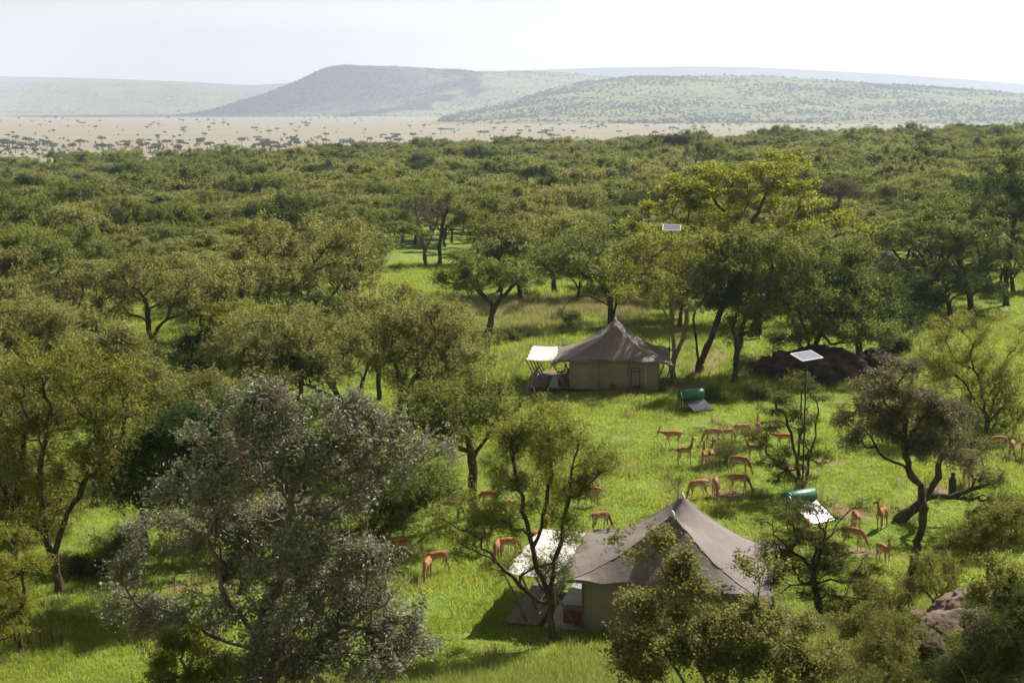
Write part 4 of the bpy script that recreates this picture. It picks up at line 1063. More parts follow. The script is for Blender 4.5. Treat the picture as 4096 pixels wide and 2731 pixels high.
shrub("bare spreading thorn bush reaching over the antelopes", None, [[(1672, 1058), (1660, 1020), (1640, 995), (1615, 980)], [(1672, 1050), (1690, 1005), (1720, 975)], [(1660, 1020), (1610, 1005), (1570, 985)]],
      [(1620, 990, 35, 10), (1660, 980, 40, 10), (1710, 985, 35, 12), (1590, 985, 25, 7), (1640, 1010, 45, 10)], 110, 80, 'leaf_green', style='layer', ls=0.05, asp=0.4, L=0.45, bare=0.75, bark='bark_dead', r_base=0.04)
shrub("spindly young acacia beside the near tent's peak", None, [[(1575, 1172), (1560, 1140), (1545, 1110), (1530, 1090)], [(1574, 1165), (1566, 1120), (1568, 1085)]],
      [(1533, 1100, 15, 15), (1550, 1120, 20, 20), (1568, 1100, 10, 18), (1565, 1145, 20, 18)], 45, 81, 'leaf_green', style='upright', ls=0.05, asp=0.4, L=0.35, r_base=0.025)
for i, (u, v, ru, rv, lf, txt) in enumerate([
        (1645, 905, 32, 18, 'leaf_green', "low green bush behind the green water heater in the shade"), (1742, 895, 36, 20, 'leaf_green', "round green bush in the grass right of the far tent"),
        (1715, 830, 30, 22, 'leaf_olive', "grey green bush at the foot of the twin stemmed acacia"), (1300, 720, 40, 14, 'leaf_olive', "low bush in the pale grass behind the far tent"),
        (1170, 770, 35, 18, 'leaf_green', "bush at the foot of the forked acacia"), (980, 700, 40, 20, 'leaf_lime', "bright bush at the near edge of the upper clearing"),
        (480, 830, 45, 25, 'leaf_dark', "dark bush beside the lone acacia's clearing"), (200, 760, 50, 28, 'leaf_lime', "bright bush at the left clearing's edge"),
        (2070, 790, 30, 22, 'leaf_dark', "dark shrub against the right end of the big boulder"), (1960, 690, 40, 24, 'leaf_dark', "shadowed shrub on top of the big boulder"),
        (270, 1240, 60, 30, 'leaf_green', "low green bush in the shade under the silver tree's left limb"), (200, 1300, 50, 22, 'leaf_dark', "dark ground bush beside the leaning trunks")]):
    shrub(txt, None, [[(u, v + rv), (u, v + 0.4 * rv), (u - 3, v)], [(u, v + rv * .8), (u + ru * .5, v)], [(u, v + rv * .8), (u - ru * .5, v)]],
          [(u, v, ru * .6, rv * .8), (u - ru * .5, v + rv * .3, ru * .5, rv * .6), (u + ru * .5, v + rv * .3, ru * .5, rv * .6)], 120, 90 + i, lf, name="bush", style='feather', ls=0.09, asp=0.5, L=0.4)
# ------------------------------------------------------------------ low shrubs that cover the right hand slope
def slope_shrubs():
    kinds = []
    specs_ = [('leaf_bush', 'broad', 0.055, 0.6), ('leaf_bush', 'feather', 0.05, 0.4), ('leaf_shrub', 'broad', 0.06, 0.65), ('leaf_dark', 'feather', 0.05, 0.45), ('leaf_lime', 'broad', 0.05, 0.6)]
    for i, (lf, st, ls, asp) in enumerate(specs_):
        rng = np.random.default_rng(500 + i)
        tr = [[(0, 0, -0.15), (0.05, 0, 0.25), (0.0, 0.05, 0.55)], [(0, 0, 0.0), (0.3, 0.1, 0.35), (0.5, 0.2, 0.6)], [(0, 0, 0.0), (-0.3, -0.1, 0.35), (-0.5, 0.1, 0.55)]]
        el = [(0, 0, 0.60, 0.55, 0.55, 0.32), (0.5, 0.15, 0.50, 0.42, 0.42, 0.30), (-0.5, 0.1, 0.48, 0.42, 0.42, 0.30), (0.05, -0.45, 0.42, 0.45, 0.4, 0.28), (0, 0.45, 0.5, 0.4, 0.4, 0.3)]
        b, w, c, _ = build_plant(rng, tr, el, 150, leaf=lf, bark='bark_dead', r_base=0.035, r_tip=0.006, style=st, K=6, L=0.20, m=8, ls=ls, asp=asp, fork=0.3, alpha=0.3, umbrella=0.0, shell=0.6, step=0.25, twig_r=0.003)
        kinds.append((w, c))
    rng = np.random.default_rng(42)
    desc = ["pale leafy shrub", "feathery pale shrub", "dull broad leaved shrub", "dark fine leaved shrub", "bright leafy shrub"]
    # (U, V at the ground, size, kind, where)
    rows = [(3560, 2520, 1.0, 1, "left of the small round boulder"), (3480, 2420, 0.9, 0, "below the S shaped trunk's left side"), (3700, 2350, 0.9, 0, "just right of the S shaped trunk's foot"),
            (3820, 2290, 1.0, 4, "above the cracked slab"), (3960, 2230, 1.2, 0, "above the big granite slab"), (4060, 2160, 1.3, 0, "at the right edge above the granite slab"),
            (3930, 2120, 1.0, 2, "upper right among the slope grass"), (4050, 2040, 1.0, 1, "at the right edge where the slope meets the meadow"), (3600, 2640, 0.9, 1, "in front of the split rock"),
            (3420, 2600, 0.9, 2, "right of the big broad leaved shrub"), (3300, 2680, 0.8, 4, "at the bottom edge right of the broad leaved shrub"), (3480, 2700, 0.8, 1, "at the bottom edge left of the corner"),
            (3860, 2560, 0.8, 0, "between the slab and the dark corner shrub"), (3980, 2520, 0.9, 0, "below the granite slab at the right"), (4080, 2460, 0.9, 2, "at the right edge below the granite slab"),
            (3720, 2700, 0.7, 1, "at the bottom edge beside the dark rocks"), (3880, 2700, 0.9, 1, "bottom edge near the right corner"), (4020, 2650, 1.0, 3, "deep in the bottom right corner"), (4100, 2720, 1.0, 3, "cut by the bottom right corner"),
            (3780, 2620, 0.7, 4, "right of the split rock"), (3350, 2500, 0.9, 0, "behind the thorny tree's foot"), (3250, 2560, 0.9, 2, "at the thorny tree's foot"), (3620, 2420, 0.8, 4, "touching the small round boulder"),
            (2960, 2700, 0.7, 2, "at the bottom edge in the broad leaved shrub's shade"), (2600, 2720, 0.6, 4, "at the bottom edge left under the broad leaved shrub"), (3160, 2640, 0.8, 0, "under the broad leaved shrub's right side"),
            (3960, 2760, 0.9, 3, "lowest in the dark corner"), (3650, 2760, 0.8, 0, "lowest at the bottom edge by the dark rocks"), (3400, 2780, 0.8, 1, "lowest at the bottom edge right of centre")]
    for (U, V, s, k, where) in rows:
        g = ground(U, V)
        r = empty("shrub", g, rng.random() * 6.28); r.scale = (s, s, s * rng.uniform(0.85, 1.15))
        tag(r, desc[k] + " " + where, "shrub", "low shrubs on the right hand slope")
        link("stem", kinds[k][0], r); link("foliage", kinds[k][1], r)
slope_shrubs()
# ------------------------------------------------------------------ materials of the camp
def weave_mat(name, ca, cb, rough=0.85, trans=0.0, weave=260.0, wr=1.6):
    m, n, l, out = new_mat(name)
    t = n.new("ShaderNodeTexCoord"); vec = t.outputs['Object']
    p = n.new("ShaderNodeBsdfPrincipled"); p.inputs['Roughness'].default_value = rough; p.inputs['Specular IOR Level'].default_value = 0.2
    col = mixc(n, l, noise_fac(n, l, 1.3, 0.3, 0.7, 6, vec), ca, cb)
    mp_ = n.new("ShaderNodeMapping"); mp_.inputs['Scale'].default_value = (1.0, 1.0, 0.15); l.new(vec, mp_.inputs[0])
    col = mixc(n, l, noise_fac(n, l, 4.0, 0.55, 0.8, 5, mp_.outputs[0]), col, tuple(c * 0.72 for c in cb))
    col = mixc(n, l, noise_fac(n, l, 0.55, 0.45, 0.75, 7, vec, 0.7), col, tuple(min(1, c * 1.18) for c in cb))
    l.new(col, p.inputs['Base Color'])
    w1 = noise_fac(n, l, 38.0, 0.3, 0.7, 2, vec); w2 = noise_fac(n, l, wr, 0.3, 0.7, 4, vec)
    ad = n.new("ShaderNodeMath"); ad.operation = 'MULTIPLY_ADD'; ad.inputs[1].default_value = 4.0
    l.new(w2, ad.inputs[0]); l.new(w1, ad.inputs[2])
    l.new(bump(n, l, ad.outputs[0], 0.35, 0.02), p.inputs['Normal'])
    sh = p.outputs[0]
    if trans > 0:
        tr = n.new("ShaderNodeBsdfTranslucent"); l.new(col, tr.inputs['Color'])
        ms = n.new("ShaderNodeMixShader"); ms.inputs[0].default_value = trans; l.new(sh, ms.inputs[1]); l.new(tr.outputs[0], ms.inputs[2]); sh = ms.outputs[0]
    l.new(sh, out.inputs['Surface'])
    return m
M['canvas'] = weave_mat("brown_canvas", (0.18, 0.148, 0.14), (0.22, 0.182, 0.17), trans=0.04)
M['wall'] = weave_mat("tan_canvas_wall", (0.25, 0.205, 0.165), (0.31, 0.26, 0.21))
M['white_canvas'] = weave_mat("white_canvas", (0.60, 0.58, 0.55), (0.53, 0.515, 0.485), trans=0.12)
M['sheet'] = weave_mat("grey_groundsheet", (0.22, 0.225, 0.24), (0.33, 0.33, 0.345), rough=0.45, wr=6.0)
M['seam'] = surf_mat("pale_seam_tape", (0.36, 0.32, 0.29), (0.42, 0.38, 0.34), 8)
M['pole'] = surf_mat("weathered_grey_pole", (0.17, 0.155, 0.125), (0.28, 0.26, 0.20), 5, 0.85, 0.3)
M['plank'] = surf_mat("weathered_plank", (0.13, 0.105, 0.095), (0.22, 0.18, 0.165), 7, 0.8, 0.4, 25)
M['cap'] = surf_mat("white_peak_cap", (0.75, 0.73, 0.70), (0.65, 0.62, 0.60), 10, 0.5)
M['chest'] = surf_mat("red_brown_wood", (0.16, 0.045, 0.022), (0.24, 0.075, 0.035), 9, 0.55, 0.2)
M['iron'] = surf_mat("dark_iron", (0.025, 0.022, 0.022), (0.06, 0.05, 0.05), 12, 0.6)
M['rope'] = surf_mat("rope", (0.18, 0.16, 0.13), (0.25, 0.22, 0.18), 30)
M['tank'] = surf_mat("green_tank_paint", (0.018, 0.135, 0.085), (0.03, 0.17, 0.105), 6, 0.42, 0.0, spec=0.5)
M['gas'] = surf_mat("dark_gas_cylinder", (0.012, 0.025, 0.022), (0.03, 0.05, 0.045), 9, 0.45)
M['glassplate'] = surf_mat("collector_glass", (0.03, 0.035, 0.042), (0.045, 0.05, 0.055), 3, 0.22, 0.0, spec=1.0, coat=1.0)
M['alu'] = surf_mat("pale_aluminium", (0.75, 0.75, 0.76), (0.62, 0.62, 0.64), 20, 0.45, metallic=0.2)
M['cell'] = surf_mat("solar_cell", (0.22, 0.235, 0.32), (0.27, 0.285, 0.37), 9, 0.30, metallic=0.6, coat=1.0, spec=0.9)  # pale base colour and metallic stand in for bright sky reflected in the glass
M['rug'] = surf_mat("red_brown_rug", (0.16, 0.06, 0.05), (0.26, 0.12, 0.09), 14)
M['green_pole'] = surf_mat("dark_green_pole", (0.015, 0.045, 0.03), (0.025, 0.065, 0.045), 9, 0.5)

# ------------------------------------------------------------------ tents
TX0, TX1, TY = -3.0, 3.0, 2.75          # walls
RX0, RX1, RY = -4.25, 4.0, 3.35         # roof outline
EAVE, PEAK = 1.95, 4.25
def roof_grid(seed=0):
    """membrane pulled up by two poles: relaxed like a soap film between eaves and peaks"""
    nx, ny = 91, 75
    u = np.linspace(-1, 1, nx); w = np.linspace(-1, 1, ny)
    Ug, Wg = np.meshgrid(u, w, indexing='ij')
    # edges swing inwards between their tie points
    def scallop(t, n, a): return a * np.abs(np.sin(t * math.pi * n))
    cx, hx = (RX0 + RX1) / 2, (RX1 - RX0) / 2
    tx = (Ug + 1) / 2; ty = (Wg + 1) / 2
    inx = 0.22 * np.sin(ty * math.pi) + scallop(ty, 5, 0.13)
    iny = 0.16 * np.sin(tx * math.pi) + scallop(tx, 4, 0.10)
    Xr = cx + Ug * (hx - inx * np.abs(Ug) ** 3); Yr = Wg * (RY - iny * np.abs(Wg) ** 3)
    Zr = np.full_like(Xr, EAVE)
    edge = np.maximum(np.abs(Ug), np.abs(Wg)) > 0.999
    ez = EAVE + 0.10 * np.sin(tx * math.pi) * (np.abs(Wg) > .999) + scallop(tx, 4, 0.10) * (np.abs(Wg) > .999) + scallop(ty, 5, 0.10) * (np.abs(Ug) > .999) \
        - 0.10 * (np.abs(Ug) > .9) * (np.abs(Wg) > .9)
    fixed = np.zeros_like(edge); val = np.zeros_like(Zr)
    peaks = [(0.0, -1.25), (0.0, 1.25)]
    for px, py in peaks:
        d = np.hypot(Xr - px, Yr - py)
        k = d < 0.16; fixed |= k; val[k] = PEAK - 0.9 * d[k]
    # seams to the corners carry the tension and stand a little proud
    for (px, py) in peaks:
        for (qx, qy) in [(RX0, math.copysign(RY, py)), (RX1, math.copysign(RY, py))]:
            L = math.hypot(qx - px, qy - py); tt = ((Xr - px) * (qx - px) + (Yr - py) * (qy - py)) / L ** 2
            dd = np.abs((Xr - px) * (qy - py) - (Yr - py) * (qx - px)) / L
            k = (dd < 0.055) & (tt > 0.03) & (tt < 0.97)
            zz = EAVE - 0.1 + (PEAK - EAVE + 0.1) * (1 - np.clip(tt, 0, 1)) ** 1.75
            val = np.where(k & ~fixed, zz, val); fixed |= k
    k = (np.abs(Xr) < 0.05) & (np.abs(Yr) < 1.25)                      # sagging ridge between the poles
    rz_ = PEAK - 0.85 * (1 - (Yr / 1.25) ** 2) ** 0.8 if False else PEAK - 0.80 * (1 - np.clip(np.abs(Yr) / 1.25, 0, 1) ** 1.6)
    val = np.where(k & ~fixed, rz_, val); fixed |= k
    Zr = EAVE + 1.0 * (1 - np.maximum(np.abs(Ug), np.abs(Wg)))
    for it in range(700):
        Zn = Zr.copy()
        Zn[1:-1, 1:-1] = 0.25 * (Zr[2:, 1:-1] + Zr[:-2, 1:-1] + Zr[1:-1, 2:] + Zr[1:-1, :-2])
        Zn = np.where(fixed, val, Zn); Zn = np.where(edge, ez, Zn); Zr = Zn
    return np.stack([Xr, Yr, Zr], -1)
ROOF = roof_grid()

def wall_panel(p0, p1, h0, h1, seed, n=22):
    """canvas wall hanging between two posts, with soft folds"""
    rng = np.random.default_rng(seed)
    p0, p1 = np.asarray(p0, float), np.asarray(p1, float)
    t = np.linspace(0, 1, n)[:, None]; s = np.linspace(0, 1, 14)[None, :]
    d = p1 - p0; nrm = np.array([d[1], -d[0]]) / np.hypot(*d)
    a = rng.uniform(0.6, 1.4); ph = rng.random() * 6
    off = 0.05 * np.sin(t * math.pi) * np.sin(s * 3.0 + 0.3) + 0.028 * np.sin(t * 16 * a + ph + s * 5.0) * np.sin(t * math.pi) * (0.4 + 0.6 * s)
    x = p0[0] + d[0] * t + nrm[0] * off; y = p0[1] + d[1] * t + nrm[1] * off
    z = 0.02 + (h0 + (h1 - h0) * t + 0.06 * np.sin(t * math.pi)) * s + 0 * t
    return np.stack([x + 0 * s, y + 0 * s, z], -1)

def make_tent(loc, rz, label, full=True, seed=0, caps=True):
    root = empty("safari_tent", loc, rz)
    tag(root, label, "tent", "canvas tents of the camp")
    roof = link("roof", grid_mesh("roof", ROOF, [M['canvas']], True), root)
    # peak caps and seam tapes are pieces of the roof
    for py in (-1.25, 1.25):
        mb = MB(); zz = PEAK
        mb.tube([(0, py, zz - 0.16), (0, py, zz - 0.04), (0, py, zz + 0.05), (0, py, zz + 0.11)], [0.12, 0.10, 0.065, 0.02], 12)
        mb.tube([(-0.05, py, zz + 0.08), (-0.05, py, zz + 0.26)], [0.018, 0.012], 6)
        mb.build("peak_cap", M['cap'], roof, True)
    nx, ny = ROOF.shape[:2]
    def seam(pts):
        P = np.array([ROOF[i, j] for i, j in pts]); P[:, 2] += 0.012
        mb = MB(); mb.tube(P, 0.022, 5); mb.build("seam", M['seam'], roof, True)
    flat = ROOF[..., :2]
    def nearest(x, y):
        k = ((flat[..., 0] - x) ** 2 + (flat[..., 1] - y) ** 2).argmin(); return divmod(int(k), ny)
    for py in (-1.25, 1.25):
        for qx in (RX0, RX1):
            qy = math.copysign(RY, py)
            seam([nearest(0 + (qx) * t, py + (qy - py) * t) for t in np.linspace(0.04, 0.97, 26)])
    # hem: a short valance that hangs from the roof edge
    rim = np.concatenate([ROOF[:, 0], ROOF[-1, 1:], ROOF[-2::-1, -1], ROOF[0, -2:0:-1]])
    lo = rim.copy(); lo[:, 2] -= 0.14; lo[:, :2] *= 0.992
    ring = np.stack([rim, lo], 1); ring = np.concatenate([ring, ring[:1]])
    link("valance", grid_mesh("valance", ring, [M['canvas']], True), root)
    # walls in panels between posts
    xs = np.linspace(TX0, TX1, 4); ysd = np.linspace(-TY, TY, 4)
    k = 0
    for side in (-1, 1):
        for i in range(3):
            a, b = (xs[i], side * TY), (xs[i + 1], side * TY)
            link("wall", grid_mesh("wall", wall_panel(a, b, 1.93, 1.93, seed + k), [M['wall']], True), root); k += 1
    for side, xx in ((-1, TX0), (1, TX1)):
        for i in range(3):
            if side < 0 and i == 1: continue             # doorway on the veranda side
            a, b = (xx, ysd[i]), (xx, ysd[i + 1])
            link("wall", grid_mesh("wall", wall_panel(a, b, 1.95, 1.95, seed + k), [M['wall']], True), root); k += 1
    door = wall_panel((TX0 + 0.05, ysd[1]), (TX0 + 0.05, ysd[2]), 1.95, 1.95, seed + 40)
    link("door_flap", grid_mesh("door_flap", door, [M['wall']], True), root)
    for (x, y) in [(xs[i], s * (TY + 0.05)) for i in range(4) for s in (-1, 1)]:
        MB().tube([(x, y, 0), (x, y, 2.0)], 0.035, 7).build("post", M['pole'], root, True)
    for s in (-1, 1):                                    # slanted corner struts
        MB().tube([(TX0 - 0.2, s * (TY - 0.1), 0), (RX0 + 0.12, s * (RY - 0.1), EAVE - 0.12)], 0.055, 8).build("strut", M['pole'], root, True)
        MB().tube([(TX1 + 0.15, s * (TY - 0.1), 0), (RX1 - 0.12, s * (RY - 0.1), EAVE - 0.12)], 0.055, 8).build("strut", M['pole'], root, True)
    # white awning over the veranda, scalloped between its posts
    na, nb_ = 25, 49
    ta = np.linspace(0, 1, na)[:, None]; tb_ = np.linspace(0, 1, nb_)[None, :]
    yv = -2.85 + 5.7 * tb_ + 0 * ta
    sc = np.abs(np.sin(tb_ * math.pi * 4))
    x0 = RX0 + 0.30; x1 = RX0 - 1.75 + 0.16 * sc
    xv = x0 + (x1 - x0) * ta
    zv = (EAVE + 0.05) + (2.02 - EAVE - 0.05) * ta + 0.06 * np.sin(ta * math.pi) * -1 + 0.07 * sc * ta - 0.03 * sc * (1 - ta)
    aw = link("awning", grid_mesh("awning", np.stack([xv, yv, zv], -1), [M['white_canvas']], True), root)
    for j in range(5):
        y = -2.85 + 5.7 * j / 4
        MB().tube([(RX0 - 0.72, y, -0.05), (RX0 - 1.72, y, 2.06)], [0.05, 0.042], 8).build("awning_pole", M['pole'], root, True)
        MB().tube([(RX0 - 1.72, y, 2.05), (RX0 - 3.1, y - 0.15, 0.0)], 0.008, 4).build("guy_rope", M['rope'], root, True)
    for (ax, ay, bx, by) in [(RX1 - 0.1, -RY + 0.1, RX1 + 1.2, -RY - 0.9), (RX1 - 0.1, RY - 0.1, RX1 + 1.2, RY + 0.9), (RX0 + 0.1, -RY + 0.1, RX0 - 0.6, -RY - 1.3), (1.0, -RY + 0.12, 1.1, -RY - 1.3), (-1.2, -RY + 0.12, -1.3, -RY - 1.3),
                             (RX1 - 0.12, -1.0, RX1 + 1.4, -1.1), (RX1 - 0.12, 1.0, RX1 + 1.4, 1.1)]:
        MB().tube([(ax, ay, EAVE - 0.08), (bx, by, 0.06)], 0.009, 4).build("guy_rope", M['rope'], root, True)
        MB().tube([(bx, by, -0.1), (bx, by, 0.16)], 0.02, 5).build("peg", M['iron'], root, True)
    # veranda sheet
    gx = np.linspace(RX0 - 0.15, TX0 + 0.1, 16)[:, None]; gy = np.linspace(-TY - 0.25, TY + 0.1, 40)[None, :]
    rng = np.random.default_rng(seed + 9)
    gz = 0.115 + 0.012 * np.sin(gx * 9 + gy * 2) + 0.010 * np.sin(gy * 7.3 + gx * 3) + 0.006 * rng.normal(size=(16, 40))
    link("groundsheet", grid_mesh("groundsheet", np.stack([gx + 0 * gy, gy + 0 * gx, gz], -1), [M['sheet']], True), root)
    return root

def in_tent(root, p):
    c, s = math.cos(root.rotation_euler.z), math.sin(root.rotation_euler.z)
    return (root.location.x + c * p[0] - s * p[1], root.location.y + s * p[0] + c * p[1], root.location.z + p[2])

def make_deck(root, label):
    d = empty("plank_deck", in_tent(root, (RX0 - 1.0, 0, 0)), root.rotation_euler.z)
    tag(d, label, "deck")
    rng = np.random.default_rng(4)
    mb = MB().box((0, 0, 0), (1.28, 0.128, 0.04), bevel=0.006)
    first = None
    for i in range(40):
        y = -2.9 + i * 0.146
        if first is None:
            o = mb.build("plank", M['plank'], d); first = o
        else:
            o = first.copy(); COL.objects.link(o); o.parent = d
        o.location = (rng.normal() * 0.012, y, 0.14 + rng.normal() * 0.004)
    for x in (-0.5, 0.5):
        MB().box((x, -0.05, 0.06), (0.09, 5.8, 0.11)).build("bearer", M['plank'], d)
    return d

def make_chest(root, p, label):
    c = empty("wooden_chest", in_tent(root, p), root.rotation_euler.z); tag(c, label, "chest")
    MB().box((0, 0, 0.25), (0.75, 0.5, 0.48), bevel=0.015).build("body", M['chest'], c)
    MB().box((0, 0, 0.515), (0.80, 0.55, 0.045), bevel=0.012).build("lid", M['chest'], c)
    for x in (-0.3, 0.3): MB().box((x, -0.262, 0.3), (0.04, 0.02, 0.12)).build("strap", M['iron'], c)
    return c

def tent_spot(U, V, lx, ly, rz):
    """tent origin so that its local ground point (lx, ly) stands at frame position U, V"""
    g = ground(U, V); c, s = math.cos(rz), math.sin(rz)
    x, y = g[0] - (c * lx - s * ly), g[1] - (s * lx + c * ly)
    return (x, y, float(terrain(x, y)))

rz1 = math.radians(-15)
near_tent = make_tent(tent_spot(2330, 2520, TX0, -TY, rz1), rz1, "near canvas tent with two white capped peaks behind the broad leaved shrub", seed=3)
rz2 = math.radians(-5)
far_tent = make_tent(tent_spot(2278, 1566, TX0, -TY, rz2), rz2, "far canvas tent dappled with shade under the trees", seed=60)
rz3 = math.radians(-6)
a3, b3 = ray(3500, 1190)
t3y = 133.0
third_loc = (a3 * t3y + 1.0, t3y, CAM_H + b3 * t3y)
third_tent = make_tent(third_loc, rz3, "third tent half hidden by dark trees above the big boulder", seed=110)
make_deck(near_tent, "grey plank walkway under the near tent's white awning")
make_deck(far_tent, "grey plank walkway under the far tent's white awning")
make_chest(near_tent, (TX0 - 0.42, -TY + 0.55, 0.13), "red brown wooden chest on the near tent's veranda")
make_chest(far_tent, (TX0 - 0.42, -TY + 0.45, 0.13), "red brown wooden chest on the far tent's veranda")

# folding chairs and a rug on the far tent's veranda
def make_chair(root, p, rz, label):
    c = empty("folding_chair", in_tent(root, p), root.rotation_euler.z + rz); tag(c, label, "chair")
    for s in (-1, 1):
        MB().tube([(-0.26, s * 0.27, 0), (0.24, s * 0.27, 0.62)], 0.018, 6).build("leg", M['iron'], c)
        MB().tube([(0.26, s * 0.25, 0), (-0.24, s * 0.25, 0.62)], 0.018, 6).build("leg", M['iron'], c)
        MB().box((0, s * 0.29, 0.64), (0.52, 0.06, 0.03), bevel=0.006).build("armrest", M['chest'], c)
        MB().tube([(-0.24, s * 0.27, 0.45), (-0.33, s * 0.27, 1.02)], 0.016, 6).build("back_post", M['iron'], c)
    MB().box((0, 0, 0.42), (0.46, 0.50, 0.03), bevel=0.01).build("seat", M['iron'], c)
    MB().box((-0.31, 0, 0.84), (0.03, 0.52, 0.26), bevel=0.01).build("backrest", M['iron'], c)
make_chair(far_tent, (TX0 - 0.45, -0.9, 0.13), math.radians(170), "dark folding chair nearest the wall on the far tent's veranda")
make_chair(far_tent, (TX0 - 0.75, 0.6, 0.13), math.radians(190), "dark folding chair deeper in the far tent's veranda")
rug = MB(); rug.box((0, 0, 0), (1.7, 0.85, 0.015)); ro = rug.build("rug", M['rug'], None, False, in_tent(far_tent, (TX0 - 0.85, 2.1, 0.15))); ro.rotation_euler.z = rz2
tag(ro, "red striped rug at the back of the far tent's veranda", "rug")
# iron luggage rack against the far tent's long wall, and two small red boxes
lr = empty("iron_rack", in_tent(far_tent, (1.45, -TY - 0.22, 0)), rz2); tag(lr, "tall narrow iron rack leaning on the far tent's wall", "rack")
for s in (-1, 1): MB().tube([(s * 0.28, 0, 0), (s * 0.28, 0.08, 1.55)], 0.022, 6).build("upright", M['iron'], lr)
for z in (0.12, 1.32, 1.55): MB().tube([(-0.28, 0.08 * z / 1.55, z), (0.28, 0.08 * z / 1.55, z)], 0.022, 6).build("rung", M['iron'], lr)
MB().box((0, -0.02, 0.2), (0.5, 0.2, 0.3), bevel=0.01).build("tray", M['chest'], lr)
fb = empty("small_box", in_tent(far_tent, (-0.1, -TY - 0.25, 0)), rz2); tag(fb, "small dark red box on the grass against the far tent's wall", "box")
MB().box((0, 0, 0.2), (0.42, 0.26, 0.36), bevel=0.015).build("body", M['chest'], fb); MB().tube([(0.0, 0, 0.38), (0.02, 0, 0.52)], 0.05, 8).build("spout", M['chest'], fb)
wp = empty("water_pipe", in_tent(far_tent, (2.12, -TY - 0.12, 0)), rz2); tag(wp, "thin pale pipe running up the far tent's wall", "pipe")
MB().tube([(0, 0, 0), (0, 0, 1.75)], 0.022, 6).build("riser", M['alu'], wp, True); MB().tube([(0, 0, 1.74), (0, 0.1, 1.76)], 0.022, 6).build("elbow", M['alu'], wp, True)

# ------------------------------------------------------------------ solar water heaters
def make_heater(U, V, rz, label, scale=1.0, tilt=17):
    h = empty("solar_water_heater", ground(U, V), rz); h.scale = (scale,) * 3
    tag(h, label, "water heater", "solar water heaters")
    # local frame: collector slopes down towards -y, tank lies along x behind its top edge
    tl = math.radians(tilt)
    Mx = Matrix.Rotation(tl, 3, 'X')
    pl = MB(); pl.box((0, 0.95, 0.42), (1.75, 1.85, 0.09), M=Mx); col = pl.build("collector", M['iron'], h)
    n_ = Vector((0, -math.sin(tl), math.cos(tl)))
    MB().box(Vector((0, 0.95, 0.42)) + n_ * 0.049, (1.69, 1.79, 0.012), M=Mx).build("glass", M['glassplate'], col)
    tank = MB().tube([(-0.98, 2.1, 1.05), (-0.93, 2.1, 1.05), (0.93, 2.1, 1.05), (0.98, 2.1, 1.05)], [0.36, 0.40, 0.40, 0.36], 32).build("tank", M['tank'], h, False)
    for p in tank.data.polygons: p.use_smooth = len(p.vertices) == 4
    for x in (-0.90, 0.90): MB().tube([(x - 0.012, 2.1, 1.05), (x + 0.012, 2.1, 1.05)], 0.407, 32, False).build("rim", M['tank'], tank, True)
    MB().tube([(-0.99, 2.1, 1.05), (-1.0, 2.1, 1.05)], 0.15, 20).build("end_plate", M['tank'], tank)
    MB().tube([(-0.98, 1.95, 1.3), (-1.05, 1.72, 1.25), (-1.05, 1.62, 1.05), (-0.92, 1.6, 0.78)], 0.022, 6).build("pipe", M['alu'], tank, True)
    for x in (-0.8, 0.8):
        MB().tube([(x, 2.1, 0), (x, 2.1, 0.7)], 0.025, 6).build("leg", M['iron'], h); MB().tube([(x, 1.6, 0), (x, 1.6, 0.62)], 0.025, 6).build("leg", M['iron'], h)
        MB().tube([(x, 0.05, 0), (x, 0.08, 0.17)], 0.025, 6).build("leg", M['iron'], h)
    MB().tube([(-1.06, 2.1, 0), (-1.06, 2.1, 1.1)], 0.02, 6).build("drain_pipe", M['iron'], h)
    return h
make_heater(2818, 1652, math.radians(22), "green tank solar water heater in the grass in front of the far tent", 0.84)
make_heater(3300, 2095, math.radians(30), "green tank solar water heater with glaring white panel beyond the thorny tree", 0.84, 24)

# ------------------------------------------------------------------ solar panels on poles
def make_panel(loc, H, rz, label, w=1.25, l=0.95, tilt=12, roll=0, pr=0.04):
    s = empty("solar_panel_mast", loc, 0); tag(s, label, "solar panel", "pole mounted solar panels")
    MB().tube([(0, 0, -0.1), (0, 0, H)], [pr * 1.1, pr], 10).build("pole", M['green_pole'], s, True)
    R3 = (Matrix.Rotation(rz, 3, 'Z') @ Matrix.Rotation(math.radians(tilt), 3, 'X') @ Matrix.Rotation(math.radians(roll), 3, 'Y'))
    n_ = R3 @ Vector((0, 0, 1))
    c = Vector((0, 0, H + 0.06))
    f = MB()
    for sx in (-1, 1): f.box(c + R3 @ Vector((sx * (w / 2 - 0.02), 0, 0)), (0.04, l, 0.045), M=R3)
    for sy in (-1, 1): f.box(c + R3 @ Vector((0, sy * (l / 2 - 0.02), 0)), (w - 0.08, 0.04, 0.045), M=R3)
    f.box(c - n_ * 0.012, (w - 0.08, l - 0.08, 0.01), M=R3)
    fo = f.build("frame", M['alu'], s)
    nxc, nyc = 8, 5
    cw, cl = (w - 0.1) / nxc, (l - 0.1) / nyc
    first = None
    for i in range(nxc):
        for j in range(nyc):
            if first is None:
                m_ = MB(); m_.box((0, 0, 0), (cw - 0.012, cl - 0.012, 0.006), M=R3); o = m_.build("solar_cell", M['cell'], fo); first = o
            else:
                o = first.copy(); COL.objects.link(o); o.parent = fo
            o.location = c + R3 @ Vector((-w / 2 + 0.05 + cw * (i + .5), -l / 2 + 0.05 + cl * (j + .5), 0.004))
    return s
gp = ground(3207, 2010)
top = at(3228, 1428, gp[1])
make_panel((gp[0], gp[1], gp[2]), top[2] - gp[2], math.radians(28), "solar panel on a tall dark green pole beside the open small acacia", 1.25, 0.95, 13, -3)
yb = 93.5
tp = at(2687, 914, yb)
